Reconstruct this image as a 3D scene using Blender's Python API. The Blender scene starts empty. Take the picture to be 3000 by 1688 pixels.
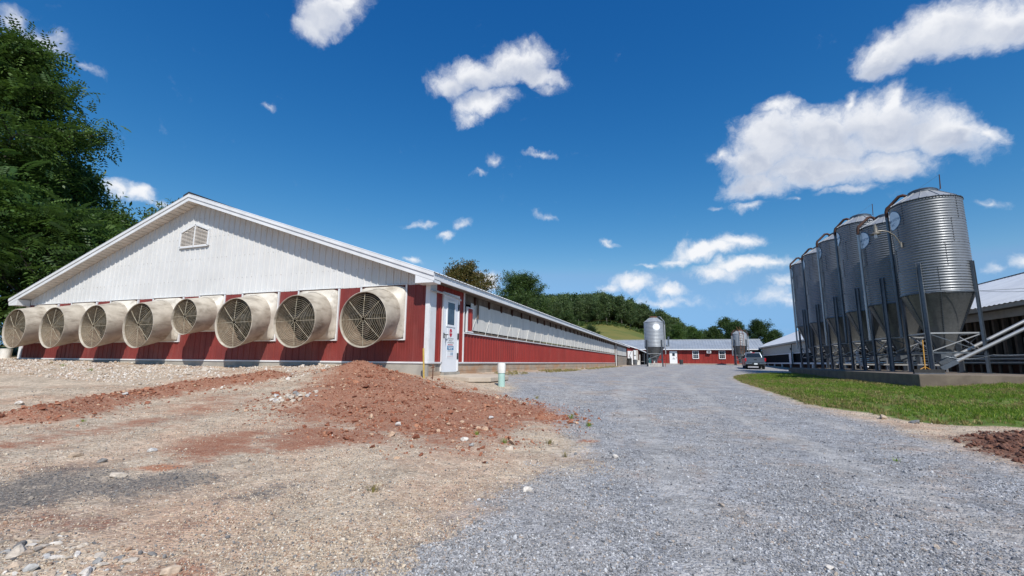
import bpy, bmesh, math, random
import numpy as np
from mathutils import Vector, Matrix
R = math.radians
rng = np.random.default_rng(7); random.seed(7)
S = bpy.context.scene
COL = S.collection

# ------------------------------------------------------------------ camera
EYE = np.array([0.0, 0.0, 0.9])
FPX, PITCH, YAW, ROLL = 1327.23, R(9.2077), R(19.4554), R(-0.5192)
_f = np.array([-math.sin(YAW)*math.cos(PITCH), math.cos(YAW)*math.cos(PITCH), math.sin(PITCH)])
_r = np.array([math.cos(YAW), math.sin(YAW), 0.0]); _d = -np.cross(_r, _f)
_c, _s = math.cos(ROLL), math.sin(ROLL)
CAMR, CAMD, CAMF = _c*_r + _s*_d, -_s*_r + _c*_d, _f
cam_data = bpy.data.cameras.new('camera'); cam = bpy.data.objects.new('camera', cam_data); COL.objects.link(cam)
cam_data.sensor_width = 36.0; cam_data.lens = 36.0*FPX/3000.0
cam_data.clip_start = 0.05; cam_data.clip_end = 9000.0
cam.matrix_world = Matrix(((CAMR[0], -CAMD[0], -CAMF[0], EYE[0]), (CAMR[1], -CAMD[1], -CAMF[1], EYE[1]),
                           (CAMR[2], -CAMD[2], -CAMF[2], EYE[2]), (0, 0, 0, 1)))
S.camera = cam
S.view_settings.view_transform = 'Standard'; S.view_settings.look = 'None'
S.view_settings.gamma = 1.0; S.view_settings.use_curve_mapping = False
S.view_settings.exposure = 0.2
S.cycles.max_bounces = 6; S.cycles.diffuse_bounces = 3; S.cycles.transparent_max_bounces = 6

# ------------------------------------------------------------------ sun and sky
SUN = Vector((0.51, -0.79, 1.0)).normalized()
sun_d = bpy.data.lights.new('sun', 'SUN'); sun_d.energy = 4.2; sun_d.angle = R(0.53); sun_d.color = (1.0, 0.955, 0.89)
sun = bpy.data.objects.new('sun', sun_d); COL.objects.link(sun)
sun.rotation_euler = (-SUN).to_track_quat('-Z', 'Y').to_euler(); sun.location = (20, -30, 60)

world = bpy.data.worlds.new('World'); S.world = world; world.use_nodes = True
NT = world.node_tree; NT.nodes.clear()
class NB:
    """tiny node-building helper"""
    def __init__(s, nt): s.nt = nt
    def n(s, typ, **kw):
        node = s.nt.nodes.new(typ)
        ins = kw.pop('ins', {})
        for k, v in kw.items(): setattr(node, k, v)
        for k, v in ins.items():
            sock = node.inputs[k]
            if hasattr(v, 'is_output') or isinstance(v, bpy.types.NodeSocket): s.nt.links.new(v, sock)
            else: sock.default_value = v
        return node
    def math(s, op, a, b=None, c=None, clamp=False):
        node = s.nt.nodes.new('ShaderNodeMath'); node.operation = op; node.use_clamp = clamp
        for i, v in enumerate((a, b, c)):
            if v is None: continue
            if isinstance(v, bpy.types.NodeSocket): s.nt.links.new(v, node.inputs[i])
            else: node.inputs[i].default_value = v
        return node.outputs[0]
    def vmath(s, op, a, b=None):
        node = s.nt.nodes.new('ShaderNodeVectorMath'); node.operation = op
        for i, v in enumerate((a, b)):
            if v is None: continue
            if isinstance(v, bpy.types.NodeSocket): s.nt.links.new(v, node.inputs[i])
            elif op == 'SCALE' and i == 1: node.inputs['Scale'].default_value = v
            else: node.inputs[i].default_value = v
        return node.outputs['Value'] if op in ('LENGTH', 'DOT_PRODUCT') else node.outputs['Vector']
    def noise(s, vec, scale, detail=5.0, rough=0.55, dist=0.0, color=False):
        node = s.n('ShaderNodeTexNoise', ins={'Vector': vec, 'Scale': scale, 'Detail': detail, 'Roughness': rough, 'Distortion': dist})
        return node.outputs['Color'] if color else node.outputs['Fac']
    def ramp(s, v, lo, hi, a=0.0, b=1.0, smooth=True):
        node = s.n('ShaderNodeMapRange', clamp=True, interpolation_type='SMOOTHSTEP' if smooth else 'LINEAR',
                   ins={'Value': v, 'From Min': lo, 'From Max': hi, 'To Min': a, 'To Max': b})
        return node.outputs[0]
    def mix(s, f, a, b, mode='MIX'):
        node = s.nt.nodes.new('ShaderNodeMix'); node.data_type = 'RGBA'; node.blend_type = mode
        for sock, v in ((node.inputs[0], f), (node.inputs[6], a), (node.inputs[7], b)):
            if isinstance(v, bpy.types.NodeSocket): s.nt.links.new(v, sock)
            else: sock.default_value = v if not isinstance(v, tuple) else (v if len(v) == 4 else (*v, 1.0))
        return node.outputs[2]
W = NB(NT)
sky = NT.nodes.new('ShaderNodeTexSky'); sky.sky_type = 'NISHITA'; sky.sun_disc = False
sky.sun_elevation = math.asin(SUN.z); sky.sun_rotation = math.atan2(SUN.x, SUN.y)
sky.altitude = 200.0; sky.air_density = 1.0; sky.dust_density = 0.25; sky.ozone_density = 3.0
hs0 = W.n('ShaderNodeHueSaturation', ins={'Hue': 0.5, 'Saturation': 1.22, 'Value': 1.0, 'Color': sky.outputs[0]})
srgb = W.n('ShaderNodeSeparateColor', ins={0: hs0.outputs[0]})
chan = [W.math('MULTIPLY', W.math('POWER', W.math('MAXIMUM', srgb.outputs[i], 0.0), e), k) for i, (e, k) in enumerate(((1.8, .70), (1.10, 1.0), (.74, 1.74)))]
chan[1] = W.math('MINIMUM', chan[1], W.math('MULTIPLY', chan[2], .60)); chan[0] = W.math('MINIMUM', chan[0], W.math('MULTIPLY', chan[1], .50))
hs = W.n('ShaderNodeCombineColor', ins={i: c for i, c in enumerate(chan)})

def pixdir(px, py):
    v = CAMR*(px-1500)/FPX + CAMD*(py-844)/FPX + CAMF
    return v/np.linalg.norm(v)
tc = W.n('ShaderNodeTexCoord').outputs['Generated']
warp = W.vmath('SUBTRACT', W.noise(tc, 9.0, 3.0, 0.6, color=True), (0.5, 0.5, 0.5))
warp2 = W.vmath('SUBTRACT', W.noise(tc, 38.0, 3.0, 0.65, color=True), (0.5, 0.5, 0.5))
dvec = W.vmath('ADD', tc, W.vmath('SCALE', warp, 0.07))
dvec = W.vmath('ADD', dvec, W.vmath('SCALE', warp2, 0.022))
# each cumulus is a handful of overlapping ellipses on the sky sphere: x, y, half-width, half-height, tilt, weight
CLOUDS = [
 (975,45,95,70,0,1.0),(930,85,70,40,0,.75),(1030,10,60,60,0,.8),
 (1400,220,120,55,-8,1.0),(1500,190,130,60,-5,1.0),(1580,225,85,40,10,.9),(1330,250,80,45,0,.8),(1420,305,95,45,-12,.85),(1380,345,50,28,0,.6),(1605,265,40,22,0,.5),
 (2270,410,130,110,0,1.0),(2210,480,110,75,0,1.0),(2400,400,200,105,0,1.1),(2580,360,190,100,5,1.1),(2760,390,180,70,18,1.0),(2880,390,90,40,25,.7),(2400,505,250,62,-3,1.1),(2230,545,130,45,0,.9),(2600,480,180,60,-10,.9),(2280,310,80,45,0,.8),(2640,300,60,55,0,.85),(2500,300,40,45,0,.7),(2120,470,50,30,0,.55),(2480,565,110,22,-8,.5),
 (2640,150,130,70,-10,1.0),(2760,90,170,90,-15,1.1),(2900,70,170,85,-15,1.1),(3040,40,160,90,-10,1.0),(2600,195,85,45,0,.8),(3180,60,180,90,0,.9),
 (2080,735,140,32,-12,.95),(2160,705,80,30,-8,.8),(1985,765,60,18,0,.6),(2180,775,120,30,-8,.9),(2120,800,110,26,0,.6),(2260,765,60,20,0,.6),(1900,775,40,9,0,.4),
 (1870,830,80,32,0,.85),(1960,850,70,24,0,.7),(1930,885,120,22,0,.45),(2010,880,60,20,0,.4),(1800,840,50,18,0,.5),
 (2990,775,70,26,0,.7),(2905,790,40,14,0,.4),(2290,830,60,22,-10,.42),(2260,870,110,30,0,.35),(2330,885,50,22,0,.4),
 (150,135,120,40,28,.5),(250,195,60,18,25,.38),(40,55,60,32,15,.42),(60,110,130,28,8,.4),
 (390,575,70,30,10,.85),(470,610,30,14,0,.45),(330,560,60,26,0,.7),
 (1300,690,36,15,-18,.62),(1350,655,34,16,-10,.42),(1240,665,34,12,0,.4),(1460,475,22,20,0,.4),(1410,508,32,10,0,.38),(1580,460,46,9,6,.38),(1600,632,34,12,8,.38),(1785,708,36,11,5,.5),
 (1435,815,48,24,0,.72),(1400,805,30,16,0,.5),(1215,760,34,12,0,.45),(2210,610,60,16,-8,.45),(2330,600,30,10,0,.35),(2110,612,24,8,0,.3),(2900,600,50,14,0,.3),(790,305,18,14,0,.26),
]
field = None; upper = None
up_vec = W.vmath('ADD', dvec, (0.0, 0.0, 0.030))
for k_, (cx, cy, rx, ry, ang, w) in enumerate(CLOUDS):
    if k_ % 8 == 7:   # evaluate the ellipses in short batches (keeps the shader stack small)
        dvec = W.vmath('ADD', dvec, W.math('MULTIPLY', field, 1e-7)); up_vec = W.vmath('ADD', dvec, (0.0, 0.0, 0.030))
    d0 = pixdir(cx, cy); e1 = pixdir(cx+1, cy)-d0; e2 = pixdir(cx, cy-1)-d0
    l1, l2 = np.linalg.norm(e1), np.linalg.norm(e2)
    e1 = e1-d0*(e1@d0); e1 /= np.linalg.norm(e1); e2 = np.cross(d0, e1); e2 = -e2 if e2 @ (pixdir(cx, cy-1)-d0) < 0 else e2
    a = R(-ang); u = e1*math.cos(a)+e2*math.sin(a)
    v = np.cross(d0, u); m = Matrix((u, v, d0)).transposed()
    mp = W.n('ShaderNodeMapping', vector_type='TEXTURE', ins={'Vector': dvec, 'Rotation': m.to_euler(), 'Scale': (rx*l1*1.08, ry*l2*1.08, 1e6)})
    f = W.math('MULTIPLY_ADD', W.vmath('LENGTH', mp.outputs[0]), -w, w)
    field = f if field is None else W.math('MAXIMUM', field, f)
    if rx*ry >= 6000 and w >= .9:   # how much cloud lies above this direction: the bases are shaded by it
        mp = W.n('ShaderNodeMapping', vector_type='TEXTURE', ins={'Vector': up_vec, 'Rotation': m.to_euler(), 'Scale': (rx*l1*1.1, ry*l2*1.1, 1e6)})
        g_ = W.math('MULTIPLY_ADD', W.vmath('LENGTH', mp.outputs[0]), -w, w); upper = g_ if upper is None else W.math('MAXIMUM', upper, g_)
# the rest of the sky outside the picture carries the same kind of fair-weather clouds
sep = W.n('ShaderNodeSeparateXYZ', ins={0: tc})
inview = W.vmath('DOT_PRODUCT', tc, tuple(CAMF))
far_n = W.ramp(W.noise(tc, 3.2, 4.0, 0.5), 0.60, 0.76, 0.0, 0.7)
far_f = W.math('MULTIPLY', W.math('MULTIPLY', far_n, W.ramp(inview, 0.60, 0.35)), W.ramp(sep.outputs[2], 0.02, 0.2))
field = W.math('MAXIMUM', field, W.math('SUBTRACT', far_f, 0.2))
fb = W.math('SUBTRACT', W.noise(dvec, 20.0, 9.0, 0.68), 0.5)
dens_in = W.math('ADD', field, W.math('MULTIPLY', fb, 1.15))
alpha = W.ramp(dens_in, -0.06, 0.74)
core = W.ramp(dens_in, 0.15, 0.7)
billow = W.ramp(W.noise(dvec, 13.0, 4.0, 0.5), 0.38, 0.68)
relief = W.math('SUBTRACT', W.noise(dvec, 11.0, 5.0, 0.55), W.noise(W.vmath('ADD', dvec, (0.006, -0.01, 0.030)), 11.0, 5.0, 0.55))
under = W.ramp(W.math('ADD', upper, W.math('MULTIPLY', fb, .35)), 0.02, 0.55)
grey = W.math('MULTIPLY', W.math('MULTIPLY', core, under), W.math('ADD', W.math('MULTIPLY_ADD', billow, 0.40, 0.62), W.math('MULTIPLY', relief, 1.5)), clamp=True)
ccol = W.mix(grey, (9.0, 9.1, 9.35), (5.0, 5.5, 6.6))
skyc = W.mix(W.math('MULTIPLY', alpha, 0.96), hs.outputs[0], ccol)
bg = W.n('ShaderNodeBackground', ins={'Color': skyc, 'Strength': 0.092})
wo = W.n('ShaderNodeOutputWorld', ins={'Surface': bg.outputs[0]})

# ------------------------------------------------------------------ materials
MATS = {}
def newmat(name):
    m = bpy.data.materials.new(name); m.use_nodes = True; m.node_tree.nodes.clear(); b = NB(m.node_tree)
    MATS[name] = m
    return m, b
def M(name, c1, c2=None, scale=4.0, rough=0.6, metal=0.0, bump=0.0, bscale=60.0, stain=None, stain2=None, stretch=(1, 1, 1), rand=0.0, spec=0.5, lo=0.35, hi=0.65, rvar=0.0, local=False):
    m, b = newmat(name)
    pos = b.n('ShaderNodeTexCoord').outputs['Object'] if local else b.n('ShaderNodeNewGeometry').outputs['Position']
    vec = b.vmath('MULTIPLY', pos, stretch)
    col = c1
    if c2 is not None: col = b.mix(b.ramp(b.noise(vec, scale, 6.0, 0.6), lo, hi), c1, c2)
    for st in (stain, stain2):
        if st is not None:
            sc, ss, l, h, strv, amt = st
            f = b.math('MULTIPLY', b.ramp(b.noise(b.vmath('MULTIPLY', pos, strv), ss, 6.0, 0.65), l, h), amt)
            col = b.mix(f, col, sc)
    if rand:
        oi = b.n('ShaderNodeObjectInfo').outputs['Random']
        k = b.math('MULTIPLY_ADD', oi, 2*rand, 1-rand)
        hsn = b.n('ShaderNodeHueSaturation', ins={'Value': k, 'Color': col if isinstance(col, bpy.types.NodeSocket) else (*col, 1)})
        col = hsn.outputs[0]
    p = b.n('ShaderNodeBsdfPrincipled', ins={'Roughness': rough, 'Metallic': metal, 'Specular IOR Level': spec})
    if isinstance(col, bpy.types.NodeSocket): b.nt.links.new(col, p.inputs['Base Color'])
    else: p.inputs['Base Color'].default_value = (*col, 1)
    if rvar: b.nt.links.new(b.ramp(b.noise(vec, scale*1.7, 4.0), 0.3, 0.7, rough-rvar, rough+rvar), p.inputs['Roughness'])
    if bump:
        bn = b.n('ShaderNodeBump', ins={'Strength': 1.0, 'Distance': bump, 'Height': b.noise(vec, bscale, 5.0, 0.6)})
        b.nt.links.new(bn.outputs[0], p.inputs['Normal'])
    b.n('ShaderNodeOutputMaterial', ins={'Surface': p.outputs[0]})
    return m
DIRT = (0.30, 0.20, 0.13)
M('red_siding', (0.29, 0.036, 0.028), (0.245, 0.033, 0.026), 1.2, 0.45, spec=0.3, bump=0.0008, bscale=9, stain=((0.40, 0.12, 0.09), 2.2, .5, .8, (1, 1, .25), .30), rand=0.06)
M('red_siding_faded', (0.215, 0.038, 0.032), (0.17, 0.031, 0.027), 1.5, 0.45, spec=0.35, bump=0.0008, bscale=9, stain=((0.36, 0.14, 0.12), 1.6, .45, .8, (1, 1, .2), .45), rand=0.08)
M('white_siding', (0.64, 0.64, 0.63), (0.59, 0.59, 0.58), 1.1, 0.42, bump=0.0006, bscale=8, stain=((0.55, 0.52, 0.46), 3.0, .55, .85, (1, 1, .12), .35), rand=0.03)
M('white_trim', (0.74, 0.75, 0.76), (0.66, 0.67, 0.68), 2.0, 0.45, stain=((0.5, 0.44, 0.36), 4.0, .58, .8, (1, 1, .3), .4))
M('soffit', (0.70, 0.64, 0.58), (0.60, 0.55, 0.49), 3.0, 0.55, rand=0.05)
M('white_door', (0.82, 0.84, 0.87), (0.78, 0.80, 0.83), 1.5, 0.38, stain=((0.55, 0.5, 0.45), 3.5, .6, .85, (1, 1, .4), .3))
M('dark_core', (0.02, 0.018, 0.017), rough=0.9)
M('dark_metal', (0.035, 0.033, 0.032), (0.06, 0.055, 0.05), 8, 0.55, 0.4)
M('black_rubber', (0.018, 0.018, 0.019), (0.03, 0.03, 0.03), 12, 0.75)
M('fiberglass', (0.52, 0.47, 0.39), (0.39, 0.345, 0.28), 2.6, 0.55, bump=0.002, bscale=22, stain=((0.20, 0.165, 0.125), 3.2, .46, .72, (.6, .6, 1.6), .8), stain2=((0.10, 0.085, 0.07), 5.0, .60, .80, (1, 1, .5), .45), rand=0.06)
M('fiberglass_plate', (0.66, 0.62, 0.54), (0.54, 0.495, 0.42), 2.2, 0.5, bump=0.002, bscale=18, stain=((0.24, 0.20, 0.15), 2.6, .47, .74, (1, 1, 1), .7), stain2=((0.13, 0.115, 0.09), 6.0, .60, .82, (1, 1, .7), .4), rand=0.04)
M('fiberglass_dirty_shaded', (0.25, 0.185, 0.13), (0.17, 0.125, 0.088), 3.0, 0.6, stain=((0.13, 0.09, 0.065), 2.5, .42, .7, (1, 1, 1), .75))  # inner cone wall: grime, plus the shade inside darkened into the base colour
M('guard_wire', (0.52, 0.47, 0.36), (0.36, 0.30, 0.20), 14, 0.5, 0.2)
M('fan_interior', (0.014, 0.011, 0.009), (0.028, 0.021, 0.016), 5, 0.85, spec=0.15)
M('fan_blade', (0.07, 0.05, 0.036), (0.04, 0.03, 0.022), 6, 0.6, 0.2)
M('curtain', (0.70, 0.68, 0.63), (0.58, 0.565, 0.525), 1.3, 0.6, bump=0.010, bscale=2.2, stretch=(1, 1.6, .22), stain=((0.24, 0.23, 0.21), 3.0, .52, .8, (1, 1.6, .18), .5))
M('cord', (0.68, 0.66, 0.60), rough=0.8)
M('old_wood', (0.15, 0.115, 0.085), (0.085, 0.062, 0.048), 6, 0.85, bump=0.002, bscale=40, stretch=(1, 1, .3))
M('header_wood', (0.20, 0.16, 0.125), (0.115, 0.085, 0.065), 2.5, 0.85, stain=((0.05, 0.035, 0.028), 3, .5, .7, (1, 1, 1), .7))
M('block', (0.43, 0.35, 0.27), (0.36, 0.295, 0.225), 3.0, 0.9, bump=0.003, bscale=90, stain=((0.46, 0.235, 0.11), 0.9, .44, .68, (1, 1, 2.2), .8), rand=0.05)
M('mortar', (0.30, 0.27, 0.235), (0.24, 0.21, 0.18), 6, 0.95, bump=0.003, bscale=80, stain=((0.40, 0.22, 0.12), 0.9, .5, .74, (1, 1, 2.2), .5))
M('poured_concrete', (0.40, 0.38, 0.33), (0.31, 0.29, 0.255), 2.2, 0.9, bump=0.003, bscale=60, stain=((0.36, 0.19, 0.10), 1.1, .56, .76, (1, 1, 1.5), .6))
M('pad_concrete', (0.20, 0.16, 0.12), (0.14, 0.11, 0.085), 2.2, 0.92, bump=0.004, bscale=45, stain=((0.15, 0.12, 0.10), 2.5, .52, .78, (1, 1, 1.5), .6))
M('slab_concrete', (0.52, 0.44, 0.35), (0.44, 0.37, 0.29), 4, 0.92, bump=0.004, bscale=60)
def galvanized(name, c1, c2, rough, streak, metal=0.6):
    m, b = newmat(name)
    pos = b.n('ShaderNodeNewGeometry').outputs['Position']
    sp = b.ramp(b.n('ShaderNodeTexVoronoi', feature='F1', ins={'Vector': pos, 'Scale': 16.0}).outputs['Color'], 0, 1, 0, 1)
    n1 = b.ramp(b.noise(b.vmath('MULTIPLY', pos, (1, 1, .25)), 2.2, 6.0, 0.62), 0.3, 0.72)
    col = b.mix(n1, c1, c2)
    col = b.mix(b.math('MULTIPLY', sp, 0.05), col, (0.75, 0.77, 0.8))
    col = b.mix(b.math('MULTIPLY', b.ramp(b.noise(b.vmath('MULTIPLY', pos, (3, 3, .18)), 3.0, 5.0, 0.7), .60, .78), streak), col, (0.16, 0.12, 0.09))
    p = b.n('ShaderNodeBsdfPrincipled', ins={'Base Color': col, 'Metallic': metal, 'Roughness': b.ramp(n1, 0, 1, rough-.05, rough+.08)})
    b.n('ShaderNodeOutputMaterial', ins={'Surface': p.outputs[0]})
galvanized('galvanized', (0.20, 0.213, 0.23), (0.15, 0.161, 0.175), 0.36, 0.25, 0.35)
galvanized('silo_roof', (0.40, 0.41, 0.42), (0.32, 0.33, 0.34), 0.45, 0.15, 0.35)
galvanized('galvanized_new', (0.36, 0.385, 0.41), (0.29, 0.315, 0.34), 0.5, 0.08, 0.3)
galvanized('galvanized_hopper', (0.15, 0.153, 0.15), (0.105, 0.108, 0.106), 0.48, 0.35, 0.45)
galvanized('galvanized_leg', (0.14, 0.165, 0.19), (0.09, 0.105, 0.122), 0.46, 0.5)
galvanized('galvanized_tube', (0.50, 0.50, 0.49), (0.40, 0.40, 0.395), 0.42, 0.15)
M('roof_white_metal', (0.66, 0.68, 0.70), (0.58, 0.60, 0.625), 1.0, 0.45, 0.15, stain=((0.42, 0.43, 0.44), .8, .5, .75, (1, 1, 1), .4))
M('roof_grey_metal', (0.40, 0.43, 0.46), (0.34, 0.365, 0.39), .7, 0.42, 0.25, stain=((0.27, 0.28, 0.29), .7, .5, .75, (1, .4, 1), .5), rand=0.05)
M('rusty_pipe', (0.045, 0.022, 0.016), (0.085, 0.036, 0.022), 7, 0.75, 0.2, stain=((0.04, 0.025, 0.02), 9, .5, .7, (1, 1, 1), .6))
M('rust', (0.20, 0.075, 0.035), (0.11, 0.05, 0.03), 9, 0.85)
M('bolt_dark', (0.03, 0.03, 0.033), rough=0.6, metal=0.4)
M('sticker_white', (0.74, 0.80, 0.84), (0.62, 0.70, 0.76), 8, 0.5)
M('sticker_blue', (0.02, 0.13, 0.26), rough=0.5)
M('bright_white', (0.82, 0.83, 0.84), rough=0.4)
M('sign_white', (0.80, 0.82, 0.84), rough=0.4)
M('sign_red', (0.48, 0.015, 0.035), rough=0.4)
M('sign_blue', (0.015, 0.17, 0.36), rough=0.4)
M('sign_black', (0.02, 0.022, 0.025), rough=0.5)
M('green_pvc', (0.42, 0.60, 0.53), (0.37, 0.54, 0.48), 5, 0.35, stain=((0.42, 0.30, 0.22), 5, .58, .8, (1, 1, .4), .35))
M('white_pvc', (0.78, 0.76, 0.70), (0.70, 0.68, 0.62), 8, 0.35)
M('yellow_paint', (0.55, 0.38, 0.08), (0.45, 0.31, 0.08), 20, 0.6)
M('orange_wood', (0.58, 0.30, 0.05), (0.48, 0.24, 0.05), 14, 0.6)
M('lamp_metal', (0.24, 0.22, 0.19), (0.16, 0.145, 0.12), 14, 0.5, 0.4)
M('frosted_glass', (0.62, 0.62, 0.66), rough=0.3)
M('window_glass', (0.012, 0.016, 0.022), rough=0.06, spec=0.7)
M('door_glass', (0.035, 0.05, 0.07), (0.06, 0.085, 0.115), 3, 0.07, spec=0.7)
M('grey_plastic', (0.10, 0.11, 0.125), (0.075, 0.083, 0.095), 6, 0.5)
M('bin_plastic', (0.055, 0.055, 0.055), (0.04, 0.04, 0.042), 6, 0.55)
M('weathered_board', (0.23, 0.205, 0.175), (0.165, 0.145, 0.125), 5, 0.88, stretch=(1, 1, .25))
M('pale_panel', (0.50, 0.48, 0.44), (0.43, 0.41, 0.375), 4, 0.8)
M('black_tarp', (0.008, 0.009, 0.011), (0.014, 0.015, 0.018), 3, 0.9, spec=0.1)
M('truck_paint', (0.20, 0.225, 0.26), rough=0.28, metal=0.75)
M('truck_black', (0.02, 0.021, 0.023), rough=0.45)
M('truck_glass', (0.01, 0.013, 0.017), rough=0.05, spec=0.8)
M('truck_lamp', (0.42, 0.012, 0.02), rough=0.15)
M('chrome', (0.62, 0.63, 0.65), rough=0.22, metal=1.0)
M('plate', (0.68, 0.74, 0.75), rough=0.45)
M('teal_plastic', (0.02, 0.10, 0.11), rough=0.5)
M('pallet_white', (0.60, 0.59, 0.55), (0.48, 0.46, 0.42), 7, 0.7)
M('brown_board', (0.075, 0.036, 0.025), (0.05, 0.025, 0.018), 3, 0.9, spec=0.1)
M('bark', (0.075, 0.060, 0.048), (0.045, 0.036, 0.03), 6, 0.92, bump=0.012, bscale=14, stretch=(1, 1, .35), local=True)
M('bark_pale', (0.19, 0.165, 0.14), (0.11, 0.095, 0.08), 3, 0.92, stretch=(1, 1, .3))
def leafmat(name, a, b_, trans, backlight=0.3):
    m, b = newmat(name)
    t = b.n('ShaderNodeAttribute', attribute_name='tint').outputs['Fac']
    oi = b.n('ShaderNodeObjectInfo').outputs['Random']
    col = b.mix(t, a, b_)
    col = b.n('ShaderNodeHueSaturation', ins={'Value': b.math('MULTIPLY_ADD', oi, 0.4, 0.8), 'Color': col}).outputs[0]
    p = b.n('ShaderNodeBsdfPrincipled', ins={'Base Color': col, 'Roughness': 0.5, 'Specular IOR Level': 0.32})
    tr = b.n('ShaderNodeBsdfTranslucent', ins={'Color': b.mix(0.5, col, trans)})
    mx = b.n('ShaderNodeMixShader', ins={0: backlight, 1: p.outputs[0], 2: tr.outputs[0]})
    b.n('ShaderNodeOutputMaterial', ins={'Surface': mx.outputs[0]})
leafmat('leaf_dark', (0.026, 0.062, 0.013), (0.115, 0.185, 0.040), (0.08, 0.15, 0.02))
leafmat('leaf_ailanthus', (0.026, 0.072, 0.016), (0.125, 0.205, 0.045), (0.12, 0.22, 0.03))
leafmat('leaf_mid', (0.028, 0.062, 0.016), (0.090, 0.135, 0.032), (0.11, 0.18, 0.03))
leafmat('leaf_autumn', (0.060, 0.075, 0.018), (0.190, 0.120, 0.030), (0.17, 0.15, 0.03))
leafmat('leaf_wood', (0.028, 0.062, 0.024), (0.125, 0.172, 0.052), (0.08, 0.13, 0.03), 0.22)
leafmat('leaf_deep', (0.018, 0.044, 0.013), (0.065, 0.112, 0.026), (0.06, 0.11, 0.02))
leafmat('blade', (0.080, 0.190, 0.016), (0.30, 0.36, 0.055), (0.18, 0.30, 0.03), 0.4)
leafmat('dry_blade', (0.18, 0.17, 0.05), (0.44, 0.35, 0.15), (0.2, 0.2, 0.06), 0.3)
def stonemat(name, cols, rough=0.85):
    m, b = newmat(name)
    oi = b.n('ShaderNodeObjectInfo').outputs['Random']
    pos = b.n('ShaderNodeNewGeometry').outputs['Position']
    cr = b.n('ShaderNodeValToRGB', ins={'Fac': oi}); cr.color_ramp.interpolation = 'CONSTANT'
    while len(cr.color_ramp.elements) < len(cols): cr.color_ramp.elements.new(0.5)
    acc = 0.0
    for e, (w, c) in zip(cr.color_ramp.elements, cols): e.position = acc; e.color = (*c, 1); acc += w
    n = b.ramp(b.noise(pos, 55.0, 4.0), 0.25, 0.75, 0.72, 1.25)
    col = b.n('ShaderNodeHueSaturation', ins={'Value': n, 'Color': cr.outputs[0]}).outputs[0]
    p = b.n('ShaderNodeBsdfPrincipled', ins={'Base Color': col, 'Roughness': rough, 'Specular IOR Level': 0.3})
    b.n('ShaderNodeOutputMaterial', ins={'Surface': p.outputs[0]})
stonemat('stone_grey', [(.2, (.215, .215, .22)), (.22, (.295, .297, .305)), (.18, (.36, .362, .37)), (.10, (.47, .47, .475)), (.17, (.13, .132, .14)), (.09, (.36, .30, .25)), (.04, (.55, .55, .55))])
stonemat('stone_tan', [(.22, (.50, .405, .30)), (.2, (.43, .335, .245)), (.14, (.56, .475, .37)), (.13, (.21, .20, .19)), (.14, (.33, .215, .15)), (.10, (.60, .55, .47)), (.07, (.14, .135, .135))])
stonemat('clod_red', [(.3, (.29, .115, .066)), (.25, (.235, .088, .050)), (.22, (.37, .175, .105)), (.13, (.48, .33, .225)), (.10, (.18, .070, .042))], 0.95)
stonemat('clod_brown', [(.4, (.15, .068, .046)), (.35, (.20, .098, .066)), (.25, (.085, .042, .032))], 0.95)
stonemat('rock_pale', [(.35, (.52, .45, .37)), (.35, (.60, .55, .49)), (.3, (.46, .36, .27))])
stonemat('rock_grey', [(.4, (.37, .36, .34)), (.3, (.47, .455, .43)), (.3, (.27, .265, .255))])
stonemat('rock_dark', [(.35, (.13, .126, .124)), (.35, (.19, .18, .17)), (.3, (.28, .24, .20))])
# ------------------------------------------------------------------ object helpers
def tag(o, label=None, cat=None, group=None, kind=None):
    if label: o['label'] = label
    if cat: o['category'] = cat
    if group: o['group'] = group
    if kind: o['kind'] = kind
    return o
def thing(name, loc, label, cat, group=None, rotz=0.0):
    o = bpy.data.objects.new(name, None); COL.objects.link(o); o.location = loc; o.rotation_euler = (0, 0, rotz)
    o.empty_display_size = 0.2
    return tag(o, label, cat, group)
def link(name, me, parent=None, loc=None, rotz=None):
    o = bpy.data.objects.new(name, me); COL.objects.link(o)
    if parent is not None: o.parent = parent
    if loc is not None: o.location = loc
    if rotz is not None: o.rotation_euler = (0, 0, rotz)
    return o
def wloc(o):
    v = Vector((0, 0, 0))
    while o is not None: v = v+Vector(o.location); o = o.parent
    return v
def copy_tree(o, parent=None):
    c = o.copy(); COL.objects.link(c)
    if parent is not None: c.parent = parent
    for ch in list(o.children): copy_tree(ch, c)
    return c
def npmesh(name, v, f, mat=None, smooth=False):
    """v (N,3), f (M,k) arrays"""
    v = np.asarray(v, np.float32); f = np.asarray(f, np.int32)
    me = bpy.data.meshes.new(name); k = f.shape[1]
    me.vertices.add(len(v)); me.vertices.foreach_set('co', v.ravel())
    me.loops.add(f.size); me.loops.foreach_set('vertex_index', f.ravel())
    me.polygons.add(len(f)); me.polygons.foreach_set('loop_start', np.arange(0, f.size, k, dtype=np.int32))
    me.polygons.foreach_set('loop_total', np.full(len(f), k, np.int32))
    if smooth: me.polygons.foreach_set('use_smooth', np.ones(len(f), bool))
    me.update(calc_edges=True)
    if mat: me.materials.append(MATS[mat])
    return me
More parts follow.
